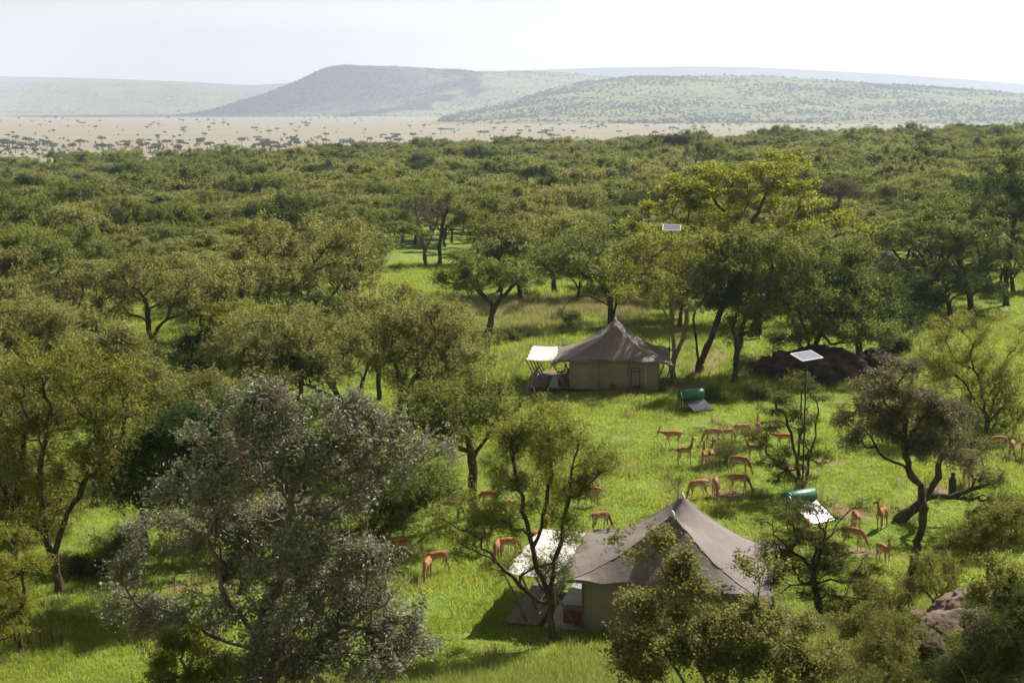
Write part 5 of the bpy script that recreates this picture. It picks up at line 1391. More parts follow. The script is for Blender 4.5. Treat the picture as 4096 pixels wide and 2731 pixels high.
make_panel((tp[0], yb, float(terrain(tp[0], yb))), tp[2] - float(terrain(tp[0], yb)), math.radians(-10), "solar panel poking out above the tree crowns behind the far tent", 1.2, 0.85, 21, 2, 0.022)

# ------------------------------------------------------------------ gas cylinders, stand pipe, stump
def make_gas(U, V, label):
    g = empty("gas_cylinder", ground(U, V)); tag(g, label, "gas cylinder", "gas cylinders in the grass")
    MB().tube([(0, 0, 0.0), (0, 0, 0.06), (0, 0, 0.85), (0, 0, 0.98), (0, 0, 1.03)], [0.15, 0.19, 0.19, 0.13, 0.05], 20).build("body", M['gas'], g, True)
    MB().tube([(0, 0, 1.0), (0, 0, 1.20)], 0.105, 16, False).build("collar", M['gas'], g, True)
    MB().tube([(0, 0, 1.02), (0, 0, 1.13)], 0.03, 8).build("valve", M['alu'], g, True)
    return g
make_gas(3808, 1985, "dark gas cylinder standing under the right hand leaning tree")
make_gas(3046, 1488, "dark gas cylinder in the shade left of the boulder")
sp = empty("stand_pipe", ground(3592, 2062)); tag(sp, "small iron tap pipe beside the leaning trunk", "tap")
MB().tube([(0, 0, 0), (0, 0, 0.36), (-0.02, 0, 0.41), (-0.12, 0, 0.42)], 0.022, 8).build("pipe", M['iron'], sp, True)
MB().tube([(-0.12, 0, 0.43), (-0.14, 0, 0.33)], [0.03, 0.018], 8).build("spout", M['iron'], sp, True)
for (U, V, lab) in [(2843, 1940, "broken pale stake sticking out of the grass by the antelopes"), (2852, 1692, "small pale stump in the grass below the far water heater")]:
    st = empty("stump", ground(U, V)); tag(st, lab, "stump")
    MB().tube([(0, 0, -0.05), (-0.03, 0, 0.14), (-0.09, 0, 0.30)], [0.06, 0.05, 0.02], 7).build("wood", M['bark_dead'], st, True)

# ------------------------------------------------------------------ dead leaning snag at the far tent's left
def dead_snag():
    rng = np.random.default_rng(8)
    y = ground(2060, 1650)[1]
    P = lambda u, v, dy=0: at(u, v, y + dy)
    b = P(2060, 1650); b[2] = float(terrain(b[0], b[1])) - 0.1
    T = [[b, P(2085, 1590), P(2120, 1520), P(2150, 1475), P(2172, 1452)]]
    tw = [[P(2118, 1520), P(2150, 1490), P(2185, 1470), P(2225, 1464, -.5)], [P(2090, 1580), P(2140, 1574, -.3), P(2190, 1590, -.6), P(2240, 1635, -1)], [P(2140, 1575, -.3), P(2130, 1548, -.2), P(2112, 1538, -.2)],
          [P(2165, 1580, -.4), P(2200, 1578, -.7), P(2230, 1595, -.9)], [P(2150, 1577), P(2163, 1600, -.2), P(2160, 1625, -.2)], [P(2130, 1576), P(2128, 1605)], [P(2070, 1625), P(2062, 1585)],
          [P(2150, 1480), P(2140, 1530, -.2), P(2138, 1560, -.2)]]
    root = empty("dead_tree", b); tag(root, "dead grey trunk leaning across the far tent's veranda corner", "tree")
    pts = np.array(T[0]) - b
    MB().tube(pts, [0.20, 0.16, 0.12, 0.08, 0.03], 9).build("trunk", M['bark_dead'], root, True)
    for t in tw:
        q = np.array(t) - b; q[1:-1] += rng.normal(size=q[1:-1].shape) * 0.05
        MB().tube(q, np.linspace(0.045, 0.012, len(q)), 5).build("branch", M['bark_dead'], root, True)
dead_snag()
# ------------------------------------------------------------------ rocks
def rock_mat(name, ca, cb, cc):
    m, n, l, out = new_mat(name)
    p = n.new("ShaderNodeBsdfPrincipled"); p.inputs['Roughness'].default_value = 0.9; p.inputs['Specular IOR Level'].default_value = 0.2
    g = n.new("ShaderNodeNewGeometry"); pos = g.outputs['Position']
    c = mixc(n, l, noise_fac(n, l, 0.7, 0.35, 0.65, 7, pos), ca, cb)
    mp_ = n.new("ShaderNodeMapping"); mp_.inputs['Scale'].default_value = (1, 1, 0.2); l.new(pos, mp_.inputs[0])
    c = mixc(n, l, noise_fac(n, l, 1.1, 0.50, 0.66, 7, mp_.outputs[0]), c, cc)
    l.new(c, p.inputs['Base Color'])
    l.new(bump(n, l, noise_fac(n, l, 5.0, 0.2, 0.8, 9, pos, 0.7), 0.7, 0.08), p.inputs['Normal'])
    l.new(p.outputs[0], out.inputs['Surface'])
    return m
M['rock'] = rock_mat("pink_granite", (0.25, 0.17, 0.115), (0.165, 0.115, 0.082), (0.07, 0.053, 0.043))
M['rock_dark'] = rock_mat("shade_dark_granite", (0.11, 0.066, 0.048), (0.06, 0.04, 0.032), (0.026, 0.02, 0.019))  # granite colour lowered to put the tree shade into the big boulder

def make_rock(name, label, loc, size, seed, mat, rz=0.0, sub=5, rough=0.26, tilt=0.0, parent=None):
    bm = bmesh.new(); bmesh.ops.create_icosphere(bm, subdivisions=sub, radius=1.0)
    off = Vector((seed * 3.7, seed * 1.3, seed * 0.7))
    for v in bm.verts:
        d = v.co.normalized()
        k = 1.0 + rough * mnoise.fractal(d * 1.3 + off, 0.75, 2.1, 7)
        # planar breaks
        for pn, pd in ((Vector((0.3, -0.8, 0.5)).normalized(), 0.86), (Vector((-0.7, -0.3, 0.6)).normalized(), 0.9), (Vector((0.8, 0.2, 0.55)).normalized(), 0.88)):
            s = d.dot(pn) * k
            if s > pd: k *= (pd + (s - pd) * 0.25) / s
        cr = mnoise.noise(d * 2.2 + off * 2); k -= 0.13 * max(0.0, 1 - abs(cr) * 14)
        v.co = Vector((d.x * size[0] * k, d.y * size[1] * k, d.z * size[2] * k))
    me = bpy.data.meshes.new(name); bm.to_mesh(me); bm.free()
    for p in me.polygons: p.use_smooth = True
    me.materials.append(mat)
    o = link(name, me, parent, loc); o.rotation_euler = (tilt, 0, rz)
    if parent is None: tag(o, label, "rock")
    return o
gb = ground(3290, 1545)
make_rock("boulder", "huge boulder coloured dark for the shade under the trees", (gb[0] + 0.2, gb[1] + 3.2, gb[2] + 0.25), (4.0, 3.0, 2.0), 1, M['rock_dark'], 0.1, 6, 0.25)
g_ = ground(3520, 1500)
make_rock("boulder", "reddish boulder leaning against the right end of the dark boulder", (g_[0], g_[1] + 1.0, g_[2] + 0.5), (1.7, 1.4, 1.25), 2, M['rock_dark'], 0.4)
g_ = ground(3600, 1410)
make_rock("boulder", "small pinkish boulder with a sunlit top beside the dark boulder", (g_[0] - 0.3, g_[1] + 0.4, g_[2] + 0.3), (1.1, 0.9, 0.8), 3, M['rock'], 0.2)
# rock platform that carries the third tent, with a sunlit pink top
c_ = at(3390, 1225, 127.0)
make_rock("rock_platform", "pink sunlit rock ledge below the third tent", (c_[0] + 1.5, 131.5, c_[2] - 2.6), (7.0, 6.2, 2.5), 4, M['rock'], 0.0, 6, 0.12)
# granite slab on the right slope
c_ = at(3960, 2390, 32.0)
make_rock("granite_slab", "big sloping granite slab at the lower right edge", (c_[0] + 1.0, c_[1] + 0.3, c_[2] - 0.62), (2.5, 1.9, 1.0), 5, M['rock'], math.radians(20), 6, 0.16, math.radians(-14))
c_ = at(3800, 2465, 31.0)
make_rock("granite_slab", "cracked granite slab beside the small boulder", (c_[0], c_[1], c_[2] - 0.32), (1.0, 0.7, 0.45), 6, M['rock'], math.radians(30), 5, 0.2)
c_ = at(3672, 2462, 31.0)
make_rock("boulder", "small round boulder at the foot of the granite slab", (c_[0], c_[1], c_[2] - 0.02), (0.24, 0.20, 0.15), 7, M['rock'], 0.3, 4)
c_ = at(3735, 2580, 25.5)
make_rock("boulder", "dark split rock showing among the right corner shrubs", (c_[0], c_[1], c_[2] - 0.1), (0.28, 0.25, 0.22), 8, M['rock_dark'], 0.8, 4, 0.3)
c_ = at(3780, 2650, 25.0)
make_rock("boulder", "dark rock below the split one in the right corner", (c_[0], c_[1], c_[2] - 0.1), (0.30, 0.25, 0.2), 9, M['rock_dark'], 0.2, 4, 0.3)
g_ = ground(3880, 2215)
make_rock("granite_slab", "pale low slab lying in the grass above the right slope", (g_[0], g_[1], g_[2] + 0.02), (1.6, 0.8, 0.30), 10, M['rock'], math.radians(30), 5, 0.2)
# ------------------------------------------------------------------ antelopes
def coat_material():
    m, n, l, out = new_mat("antelope_coat")
    p = n.new("ShaderNodeBsdfPrincipled"); p.inputs['Roughness'].default_value = 0.7; p.inputs['Specular IOR Level'].default_value = 0.25
    a = n.new("ShaderNodeVertexColor"); a.layer_name = "coat"
    t = n.new("ShaderNodeTexCoord")
    c = mixc(n, l, noise_fac(n, l, 14.0, 0.3, 0.7, 5, t.outputs['Object']), a.outputs[0], a.outputs[0])
    hs = n.new("ShaderNodeHueSaturation"); oi = n.new("ShaderNodeObjectInfo")
    mr = n.new("ShaderNodeMapRange"); mr.inputs[3].default_value = 0.85; mr.inputs[4].default_value = 1.15
    l.new(oi.outputs['Random'], mr.inputs[0]); l.new(mr.outputs[0], hs.inputs['Value']); l.new(c, hs.inputs['Color'])
    l.new(hs.outputs[0], p.inputs['Base Color']); l.new(p.outputs[0], out.inputs['Surface'])
    return m
M['coat'] = coat_material()

def antelope_mesh(pose, seed=0):
    """skeleton of joints with radii, skinned into one continuous body; faces +x, hooves at z = 0"""
    rng = np.random.default_rng(seed)
    V, E, R = [], [], []
    def nd(p, r, parent=None):
        V.append(tuple(p)); R.append(r if isinstance(r, tuple) else (r, r))
        k = len(V) - 1
        if parent is not None: E.append((parent, k))
        return k
    lower = 0.0
    pel = nd((-0.40, 0, 0.80), (0.135, 0.155))
    rump = nd((-0.54, 0, 0.775), (0.115, 0.13), pel)
    loin = nd((-0.18, 0, 0.785), (0.135, 0.155), pel)
    bel = nd((0.06, 0, 0.755), (0.145, 0.175), loin)
    che = nd((0.26, 0, 0.755), (0.13, 0.175), bel)
    sho = nd((0.38, 0, 0.77), (0.105, 0.15), che)
    if pose in ('graze', 'graze2'):
        s = 0.12 if pose == 'graze2' else 0.0
        n1 = nd((0.50, s * 0.3, 0.70), (0.075, 0.10), sho); n2 = nd((0.63, s * 0.8, 0.50), (0.055, 0.07), n1); n3 = nd((0.72, s * 1.4, 0.31), (0.05, 0.06), n2)
        hd = nd((0.77, s * 1.7, 0.22), (0.058, 0.062), n3); fdir = np.array([0.30, s * 0.8, -0.92])
    elif pose == 'walk':
        n1 = nd((0.52, 0, 0.80), (0.075, 0.10), sho); n2 = nd((0.70, 0, 0.84), (0.055, 0.07), n1); n3 = nd((0.86, 0, 0.88), (0.048, 0.058), n2)
        hd = nd((0.94, 0, 0.90), (0.055, 0.062), n3); fdir = np.array([0.62, 0, -0.78])
    elif pose == 'alert':
        n1 = nd((0.47, 0, 0.88), (0.075, 0.10), sho); n2 = nd((0.52, 0, 1.04), (0.055, 0.07), n1); n3 = nd((0.54, 0, 1.18), (0.048, 0.056), n2)
        hd = nd((0.575, 0, 1.25), (0.056, 0.062), n3); fdir = np.array([0.93, 0.05, -0.36])
    elif pose == 'turn':
        n1 = nd((0.47, 0.02, 0.87), (0.075, 0.10), sho); n2 = nd((0.51, 0.06, 1.01), (0.055, 0.07), n1); n3 = nd((0.51, 0.11, 1.12), (0.048, 0.056), n2)
        hd = nd((0.50, 0.15, 1.18), (0.056, 0.062), n3); fdir = np.array([-0.45, 0.82, -0.35])
    elif pose == 'side':
        n1 = nd((0.47, 0, 0.88), (0.075, 0.10), sho); n2 = nd((0.52, -0.02, 1.03), (0.055, 0.07), n1); n3 = nd((0.53, -0.04, 1.16), (0.048, 0.056), n2)
        hd = nd((0.54, -0.07, 1.23), (0.056, 0.062), n3); fdir = np.array([0.35, -0.88, -0.32])
    fdir = fdir / np.linalg.norm(fdir)
    hp = np.array(V[hd])
    mz = nd(hp + fdir * 0.12, (0.040, 0.042), hd); tip = nd(hp + fdir * 0.215, (0.026, 0.028), mz)
    sidev = np.cross(fdir, [0, 0, 1]); sidev /= np.linalg.norm(sidev) + 1e-9
    back = -fdir * 0.5 + np.array([0, 0, 0.5])
    if pose in ('graze', 'graze2'): back = -fdir * 0.55 + np.array([-0.15, 0, 0.2])
    for s in (-1, 1):
        e0 = nd(hp + sidev * s * 0.045 + back * 0.09, 0.018, hd)
        e1 = nd(hp + sidev * s * 0.115 + back * 0.20, (0.030, 0.012), e0); nd(hp + sidev * s * 0.16 + back * 0.31, 0.008, e1)
    st = {'walk': (0.13, -0.13), 'graze': (0.07, -0.05), 'graze2': (-0.05, 0.08), 'alert': (0.03, -0.03), 'turn': (0.02, -0.04), 'side': (-0.03, 0.04)}[pose]
    for s, sh in ((-1, st[0]), (1, st[1])):
        a = nd((0.33, s * 0.085, 0.60), (0.062, 0.085), che); b = nd((0.34 + sh * 0.4, s * 0.085, 0.44), (0.034, 0.036), a); c = nd((0.335 + sh * 0.8, s * 0.085, 0.27), (0.023, 0.024), b)
        d = nd((0.325 + sh, s * 0.085, 0.08), (0.018, 0.018), c); nd((0.36 + sh, s * 0.085, 0.0), (0.023, 0.022), d)
    for s, sh in ((-1, st[1] * 1.15), (1, st[0] * 1.15)):
        a = nd((-0.42, s * 0.095, 0.62), (0.085, 0.115), pel); b = nd((-0.36 + sh * 0.35, s * 0.10, 0.48), (0.05, 0.056), a); c = nd((-0.50 + sh * 0.75, s * 0.095, 0.33), (0.026, 0.030), b)
        d = nd((-0.455 + sh, s * 0.09, 0.085), (0.018, 0.019), c); nd((-0.42 + sh, s * 0.09, 0.0), (0.023, 0.022), d)
    out_ = 0.22 if pose == 'walk' else 0.06
    t0 = nd((-0.645, 0, 0.80), 0.026, rump); t1 = nd((-0.66 - out_, 0, 0.70), (0.026, 0.022), t0); t2 = nd((-0.66 - out_ * 1.7, 0, 0.56), 0.022, t1); nd((-0.66 - out_ * 1.9, 0, 0.47), 0.006, t2)
    me = bpy.data.meshes.new("antelope_rig"); me.from_pydata([tuple(float(c) for c in v) for v in V], E, []); me.update()
    o = bpy.data.objects.new("antelope_rig", me); COL.objects.link(o)
    md = o.modifiers.new("skin", 'SKIN'); md.branch_smoothing = 0.5; md.use_smooth_shade = True
    if not me.skin_vertices: raise RuntimeError("no skin layer")
    for k, sv in enumerate(me.skin_vertices[0].data):
        sv.radius = (R[k][0] * 1.12, R[k][1] * 1.12); sv.use_root = (k == 0)
    sb = o.modifiers.new("sub", 'SUBSURF'); sb.levels = 2; sb.render_levels = 2
    dg = bpy.context.evaluated_depsgraph_get(); dg.update()
    res = bpy.data.meshes.new_from_object(o.evaluated_get(dg))
    bpy.data.objects.remove(o); bpy.data.meshes.remove(me)
    res.name = "antelope"
    n = len(res.vertices); co = np.empty(n * 3, np.float32); no = np.empty(n * 3, np.float32)
    res.vertices.foreach_get("co", co); res.vertices.foreach_get("normal", no); co = co.reshape(-1, 3); no = no.reshape(-1, 3)
    rust, tan, white, black = np.array([0.345, 0.105, 0.034]), np.array([0.40, 0.245, 0.13]), np.array([0.72, 0.66, 0.58]), np.array([0.02, 0.016, 0.014])
    x, y, z = co.T
    torso = (x > -0.62) & (x < 0.42) & (z > 0.52)
    f = sstep(0.775, 0.825, z)[:, None]
    c = tan * (1 - f) + rust * f
    c = np.where(torso[:, None], c, np.where(((z < 0.55) & (x < 0.42))[:, None], tan * 0.95, tan * 0.45 + rust * 0.55))
    bl = (torso & (no[:, 2] < -0.25) & (z < 0.70)); c[bl] = white
    inner = (z < 0.62) & (z > 0.3) & (np.abs(no[:, 1]) > 0.4) & (np.sign(no[:, 1]) != np.sign(y)) & (x < 0.45); c[inner] = white * 0.8
    rp = (x < -0.54) & (z > 0.5) & (no[:, 0] < -0.35)
    c[rp] = tan * 0.6 + white * 0.4
    c[rp & (np.abs(np.abs(y) - 0.075) < 0.022)] = black
    c[(x < -0.66) & (np.abs(y) < 0.05)] = white
    c[(x < -0.645) & (z > 0.72) & (no[:, 0] < -0.2) & (np.abs(y) < 0.02)] = black
    c[(z < 0.04) & (np.abs(y) > 0.03) & (x < 0.6)] = black
    hv = co - (hp + fdir * 0.2); c[np.linalg.norm(hv, axis=1) < 0.045] = black * 3
    eye = np.minimum(*[np.linalg.norm(co - (hp + fdir * 0.05 + sidev * s * 0.055 + np.array([0, 0, 0.02])), axis=1) for s in (-1, 1)]); c[eye < 0.022] = black
    ca = res.color_attributes.new("coat", 'FLOAT_COLOR', 'POINT')
    ca.data.foreach_set("color", np.concatenate([c, np.ones((n, 1))], 1).astype(np.float32).ravel())
    res.materials.clear(); res.materials.append(M['coat'])
    res.polygons.foreach_set("use_smooth", np.ones(len(res.polygons), bool))
    return res
POSES = {p: antelope_mesh(p) for p in ('graze', 'graze2', 'walk', 'alert', 'turn', 'side')}

# yaw: 0 = facing right across the picture, 90 = facing away, 180 = facing left, 270 = facing the camera
HERD = [
    (2690, 1792, 'walk', 186, 1.0, "antelope walking left with its white tail raised, alone above the herd"),
    (2738, 1858, 'alert', 24, 1.0, "antelope with raised head facing the bare thorn bush from its left"),
    (2815, 1868, 'alert', 84, 0.92, "smaller antelope seen from behind below the thorn bush"),
    (2845, 1870, 'side', 80, 1.02, "antelope seen from behind with its head turned right below the thorn bush"),
    (2960, 1898, 'graze', 335, 1.0, "antelope grazing to the right, upper one of the pair right of the bush"),
    (2955, 1976, 'graze2', 350, 1.02, "large antelope grazing to the right with a pale belly stripe above the near tent"),
    (2862, 1992, 'graze', 268, 1.0, "antelope grazing straight towards the camera above the near tent's peak"),
    (2790, 1996, 'graze2', 196, 1.0, "antelope grazing to the left right behind the near tent's higher peak"),
    (3018, 1850, 'turn', 150, 1.0, "antelope half hidden by the small acacia's leaves facing left"),
    (3034, 1752, 'alert', 90, 0.95, "antelope seen from behind at the top left of the small acacia"),
    (2968, 1762, 'graze', 12, 1.0, "antelope whose red back shows just above the green bush"),
    (2850, 1782, 'graze', 170, 1.0, "antelope behind the thorn bush's bare twigs"),
    (2910, 1775, 'graze2', 20, 0.9, "antelope lowest behind the green bush, only its back showing"),
    (3135, 1800, 'walk', 176, 0.97, "antelope with lifted head facing left behind the small acacia's stem"),
    (3420, 2128, 'graze', 88, 1.0, "antelope grazing away from the camera right of the white solar heater"),
    (3525, 2116, 'side', 236, 1.02, "antelope standing alert and facing the camera near the leaning trunk"),
    (3410, 2195, 'graze2', 330, 1.0, "antelope grazing to the right in front of the thorny tree's twigs"),
    (3532, 2262, 'side', 290, 0.95, "antelope with upright neck looking right beside the leaning trunk's shadow"),
    (3226, 2150, 'graze', 95, 0.9, "antelope glimpsed through the thorny tree beside the near tent"),
    (3985, 1812, 'graze', 182, 1.0, "antelope grazing to the left in the far right of the meadow"),
    (4046, 1832, 'graze2', 250, 1.0, "antelope grazing towards the camera near the right edge"),
    (4100, 1842, 'graze', 262, 1.0, "antelope cut by the right edge"),
    (3880, 1868, 'graze', 345, 1.0, "antelope grazing to the right under the leaning acacia's branches"),
    (3872, 1950, 'alert', 275, 0.98, "antelope facing the camera right of the gas cylinder"),
    (3392, 1705, 'graze', 160, 1.0, "antelope grazing behind the grey leaved tree's left crown"),
    (3215, 1722, 'turn', 40, 0.95, "antelope beside the tall solar pole in the small acacia"),
    (1672, 2070, 'graze', 188, 1.0, "antelope grazing to the left, upper left of the herd behind the tents"),
    (1785, 2038, 'graze2', 184, 1.05, "antelope grazing to the left with dark shaded flank near the black trunk"),
    (1958, 2042, 'graze', 176, 1.0, "antelope grazing just right of the straight black trunk"),
    (1616, 2082, 'graze', 255, 0.9, "antelope facing the camera at the silver tree's right edge"),
    (1812, 2072, 'graze2', 10, 0.85, "small antelope half hidden by leaves left of the black trunk"),
    (2022, 2078, 'graze', 200, 0.95, "antelope grazing behind the slender acacia's left twigs"),
    (1945, 2132, 'turn', 20, 1.0, "antelope facing right below the foot of the black trunk"),
    (1930, 2212, 'turn', 330, 1.0, "antelope looking back over its shoulder above the low leaning limb"),
    (1988, 2250, 'graze', 262, 1.0, "antelope grazing towards the camera behind the low leaning limb"),
    (2035, 2238, 'graze2', 15, 1.0, "antelope grazing to the right beside the one facing the camera"),
    (1750, 2298, 'graze2', 200, 1.03, "antelope grazing to the left on the open grass below the herd"),
    (1708, 2318, 'graze', 262, 0.92, "small antelope grazing towards the camera, lowest of the herd"),
    (1585, 2180, 'graze', 185, 1.0, "antelope behind the low limbed acacia's leaves"),
    (1600, 2250, 'walk', 205, 1.0, "antelope almost hidden by the silver leaves"),
    (2365, 2022, 'graze', 178, 0.95, "antelope right of the slender acacia's crown in the open meadow"),
    (2345, 1975, 'graze2', 165, 1.0, "antelope behind the slender acacia's upper right branches"),
    (2402, 2128, 'graze', 30, 1.0, "antelope whose back shows just above the white awning"),
    (2155, 2200, 'alert', 40, 0.95, "antelope seen through the slender acacia's stems"),
]
for (U, V, pose, yaw, sc, lab) in HERD:
    g = ground(U, V)
    o = link("antelope", POSES[pose], None, (g[0], g[1], g[2] - 0.02)); o.rotation_euler = (0, 0, math.radians(yaw)); o.scale = (sc * 0.84, sc * 1.02, sc * 1.12)
    tag(o, lab, "antelope", "red brown antelopes grazing round the tents")

# ------------------------------------------------------------------ person in dark blue among the trees
def make_person(loc, rz):
    V, E, R = [], [], []
    def nd(p, r, parent=None):
        V.append(p); R.append(r if isinstance(r, tuple) else (r, r)); k = len(V) - 1
        if parent is not None: E.append((parent, k))
        return k
    hip = nd((0, 0, 0.92), (0.17, 0.13)); wa = nd((0.03, 0, 1.08), (0.15, 0.12), hip); ch = nd((0.08, 0, 1.30), (0.18, 0.13), wa); ne = nd((0.13, 0, 1.50), (0.065, 0.065), ch); hd = nd((0.18, 0, 1.62), (0.085, 0.095), ne); nd((0.20, 0, 1.74), (0.06, 0.07), hd)
    for s in (-1, 1):
        sh = nd((0.09, s * 0.20, 1.41), 0.075, ch); el = nd((0.12, s * 0.26, 1.13), 0.052, sh); wr = nd((0.27, s * 0.22, 0.95), 0.038, el); nd((0.34, s * 0.20, 0.90), (0.045, 0.03), wr)
        kn = nd((0.03 + s * 0.05, s * 0.11, 0.50), 0.085, hip); an = nd((-0.02 + s * 0.10, s * 0.11, 0.08), 0.055, kn); nd((0.12 + s * 0.10, s * 0.12, 0.03), (0.045, 0.04), an)
    me = bpy.data.meshes.new("person_rig"); me.from_pydata(V, E, []); me.update()
    o = bpy.data.objects.new("person_rig", me); COL.objects.link(o)
    o.modifiers.new("skin", 'SKIN')
    for k, sv in enumerate(me.skin_vertices[0].data): sv.radius = R[k]; sv.use_root = (k == 0)
    sb = o.modifiers.new("sub", 'SUBSURF'); sb.levels = 2
    dg = bpy.context.evaluated_depsgraph_get(); dg.update()
    res = bpy.data.meshes.new_from_object(o.evaluated_get(dg)); bpy.data.objects.remove(o)
    res.materials.clear(); res.materials.append(surf_mat("skin", (0.07, 0.04, 0.028), (0.09, 0.055, 0.038), 10, 0.6))
    res.polygons.foreach_set("use_smooth", np.ones(len(res.polygons), bool))
    p = link("person", res, None, loc); p.rotation_euler.z = rz
    tag(p, "person wrapped in a dark blue cloak standing in the shade among the trees", "person")
    cl = MB(); th = np.linspace(0, 2 * math.pi, 25)
    prof = [(1.70, 0.115, 0.17), (1.58, 0.13, 0.14), (1.48, 0.17, 0.11), (1.40, 0.27, 0.08), (1.15, 0.31, 0.06), (0.9, 0.30, 0.04), (0.6, 0.32, 0.02), (0.32, 0.35, 0.0)]
    G = np.array([[(cx + r * 0.8 * math.cos(t) * (1 + 0.05 * math.sin(5 * t + z * 4)), r * math.sin(t) * (1 + 0.06 * math.sin(7 * t + z * 6)), z) for t in th] for z, r, cx in prof])
    link("cloak", grid_mesh("cloak", G, [surf_mat("dark_blue_cloth", (0.012, 0.018, 0.055), (0.02, 0.03, 0.085), 5, 0.9)], True), p)
gper = ground(3031, 1352)
make_person(gper, math.radians(-100))
# ------------------------------------------------------------------ grass
M['grass'] = leaf_mat("meadow_grass", (0.20, 0.275, 0.042), (0.33, 0.37, 0.08), (0.52, 0.60, 0.09), 0.52, 0.6)
M['grass_tall'] = leaf_mat("tall_grass", (0.11, 0.17, 0.03), (0.22, 0.25, 0.06), (0.38, 0.44, 0.09), 0.45, 0.6, 0.0, (0.38, 0.31, 0.16), 0.14)
M['grass_dry'] = leaf_mat("dry_grass", (0.27, 0.26, 0.095), (0.42, 0.37, 0.17), (0.44, 0.41, 0.16), 0.4, 0.5)
def yellow_patches(mat):
    """the meadow is greener in some places and straw tinted in others"""
    nt = mat.node_tree; n, l = nt.nodes, nt.links
    hs = next(x for x in n if x.type == 'HUE_SAT'); src = hs.inputs['Color'].links[0].from_socket
    g = n.new("ShaderNodeNewGeometry")
    c = mixc(n, l, noise_fac(n, l, 0.085, 0.52, 0.70, 4, g.outputs['Position']), src, (0.37, 0.36, 0.10))
    c = mixc(n, l, noise_fac(n, l, 0.21, 0.56, 0.72, 4, g.outputs['Position']), c, (0.12, 0.19, 0.03))
    l.new(c, hs.inputs['Color'])
yellow_patches(M['grass'])
def grass_clump(name, seed, n, rad, h0, h1, w, mat, lean=0.35, seeds=0):
    rng = np.random.default_rng(seed)
    a = rng.random(n) * 6.283; r = rad * np.sqrt(rng.random(n))
    b = np.stack([r * np.cos(a), r * np.sin(a), -0.03 * np.ones(n)], 1)
    h = rng.uniform(h0, h1, n)
    d = rng.normal(size=(n, 2)) * lean
    sd_ = rng.random(n) * 6.283; s = np.stack([np.cos(sd_), np.sin(sd_), np.zeros(n)], 1) * w
    mid = b + np.stack([d[:, 0] * h * 0.35, d[:, 1] * h * 0.35, h * 0.6], 1); tip = b + np.stack([d[:, 0] * h, d[:, 1] * h, h], 1)
    v = np.stack([b - s, b + s, mid + s * 0.8, mid - s * 0.8, tip], 1).reshape(-1, 3)
    k = np.arange(n) * 5
    q = np.stack([k, k + 1, k + 2, k + 3], 1); t = np.stack([k + 3, k + 2, k + 4], 1)
    rr = rng.random(n)
    return proto_object(name, fast_mesh(name, v, [(q, 0), (t, 0)], [mat], False, {"rnd": np.concatenate([rr, rr])}))

LAWN = [grass_clump("grass_source", 1 + i, 60, 0.42, 0.07, 0.20, 0.009, M['grass'], 0.5) for i in range(4)]
TALL = [grass_clump("tall_grass_source", 11 + i, 46, 0.32, 0.22, 0.62, 0.008, M['grass_tall'], 0.42) for i in range(3)]
DRY = [grass_clump("dry_grass_source", 21 + i, 46, 0.40, 0.25, 0.6, 0.011, M['grass_dry'], 0.25) for i in range(2)]

KEEP_CLEAR = []
for tnt in (near_tent, far_tent):
    KEEP_CLEAR.append((tnt.location.x, tnt.location.y, tnt.rotation_euler.z, RX0 - 1.75, TX1 + 0.1, -TY - 0.15, TY + 0.1))
def clear_of_tents(x, y):
    ok_ = np.ones(len(x), bool)
    for (tx, ty, rz, x0, x1, y0, y1) in KEEP_CLEAR:
        c, s = math.cos(rz), math.sin(rz)
        lx = c * (x - tx) + s * (y - ty); ly = -s * (x - tx) + c * (y - ty)
        ok_ &= ~((lx > x0) & (lx < x1) & (ly > y0) & (ly < y1))
    return ok_
def off_dirt(x, y):
    ok_ = np.ones(len(x), bool)
    for (U, V, r) in DIRT:
        g = ground(U, V); ok_ &= ((x - g[0]) ** 2 + (y - g[1]) ** 2 > (r * 0.75) ** 2)
    return ok_
def noise2(x, y, f, ph=0.0):
    return (np.sin(x * f + 1.7 * np.sin(y * f * 0.7 + ph)) + np.sin(y * f * 1.3 + 1.3 * np.sin(x * f * 0.9 + ph * 2))) * 0.5

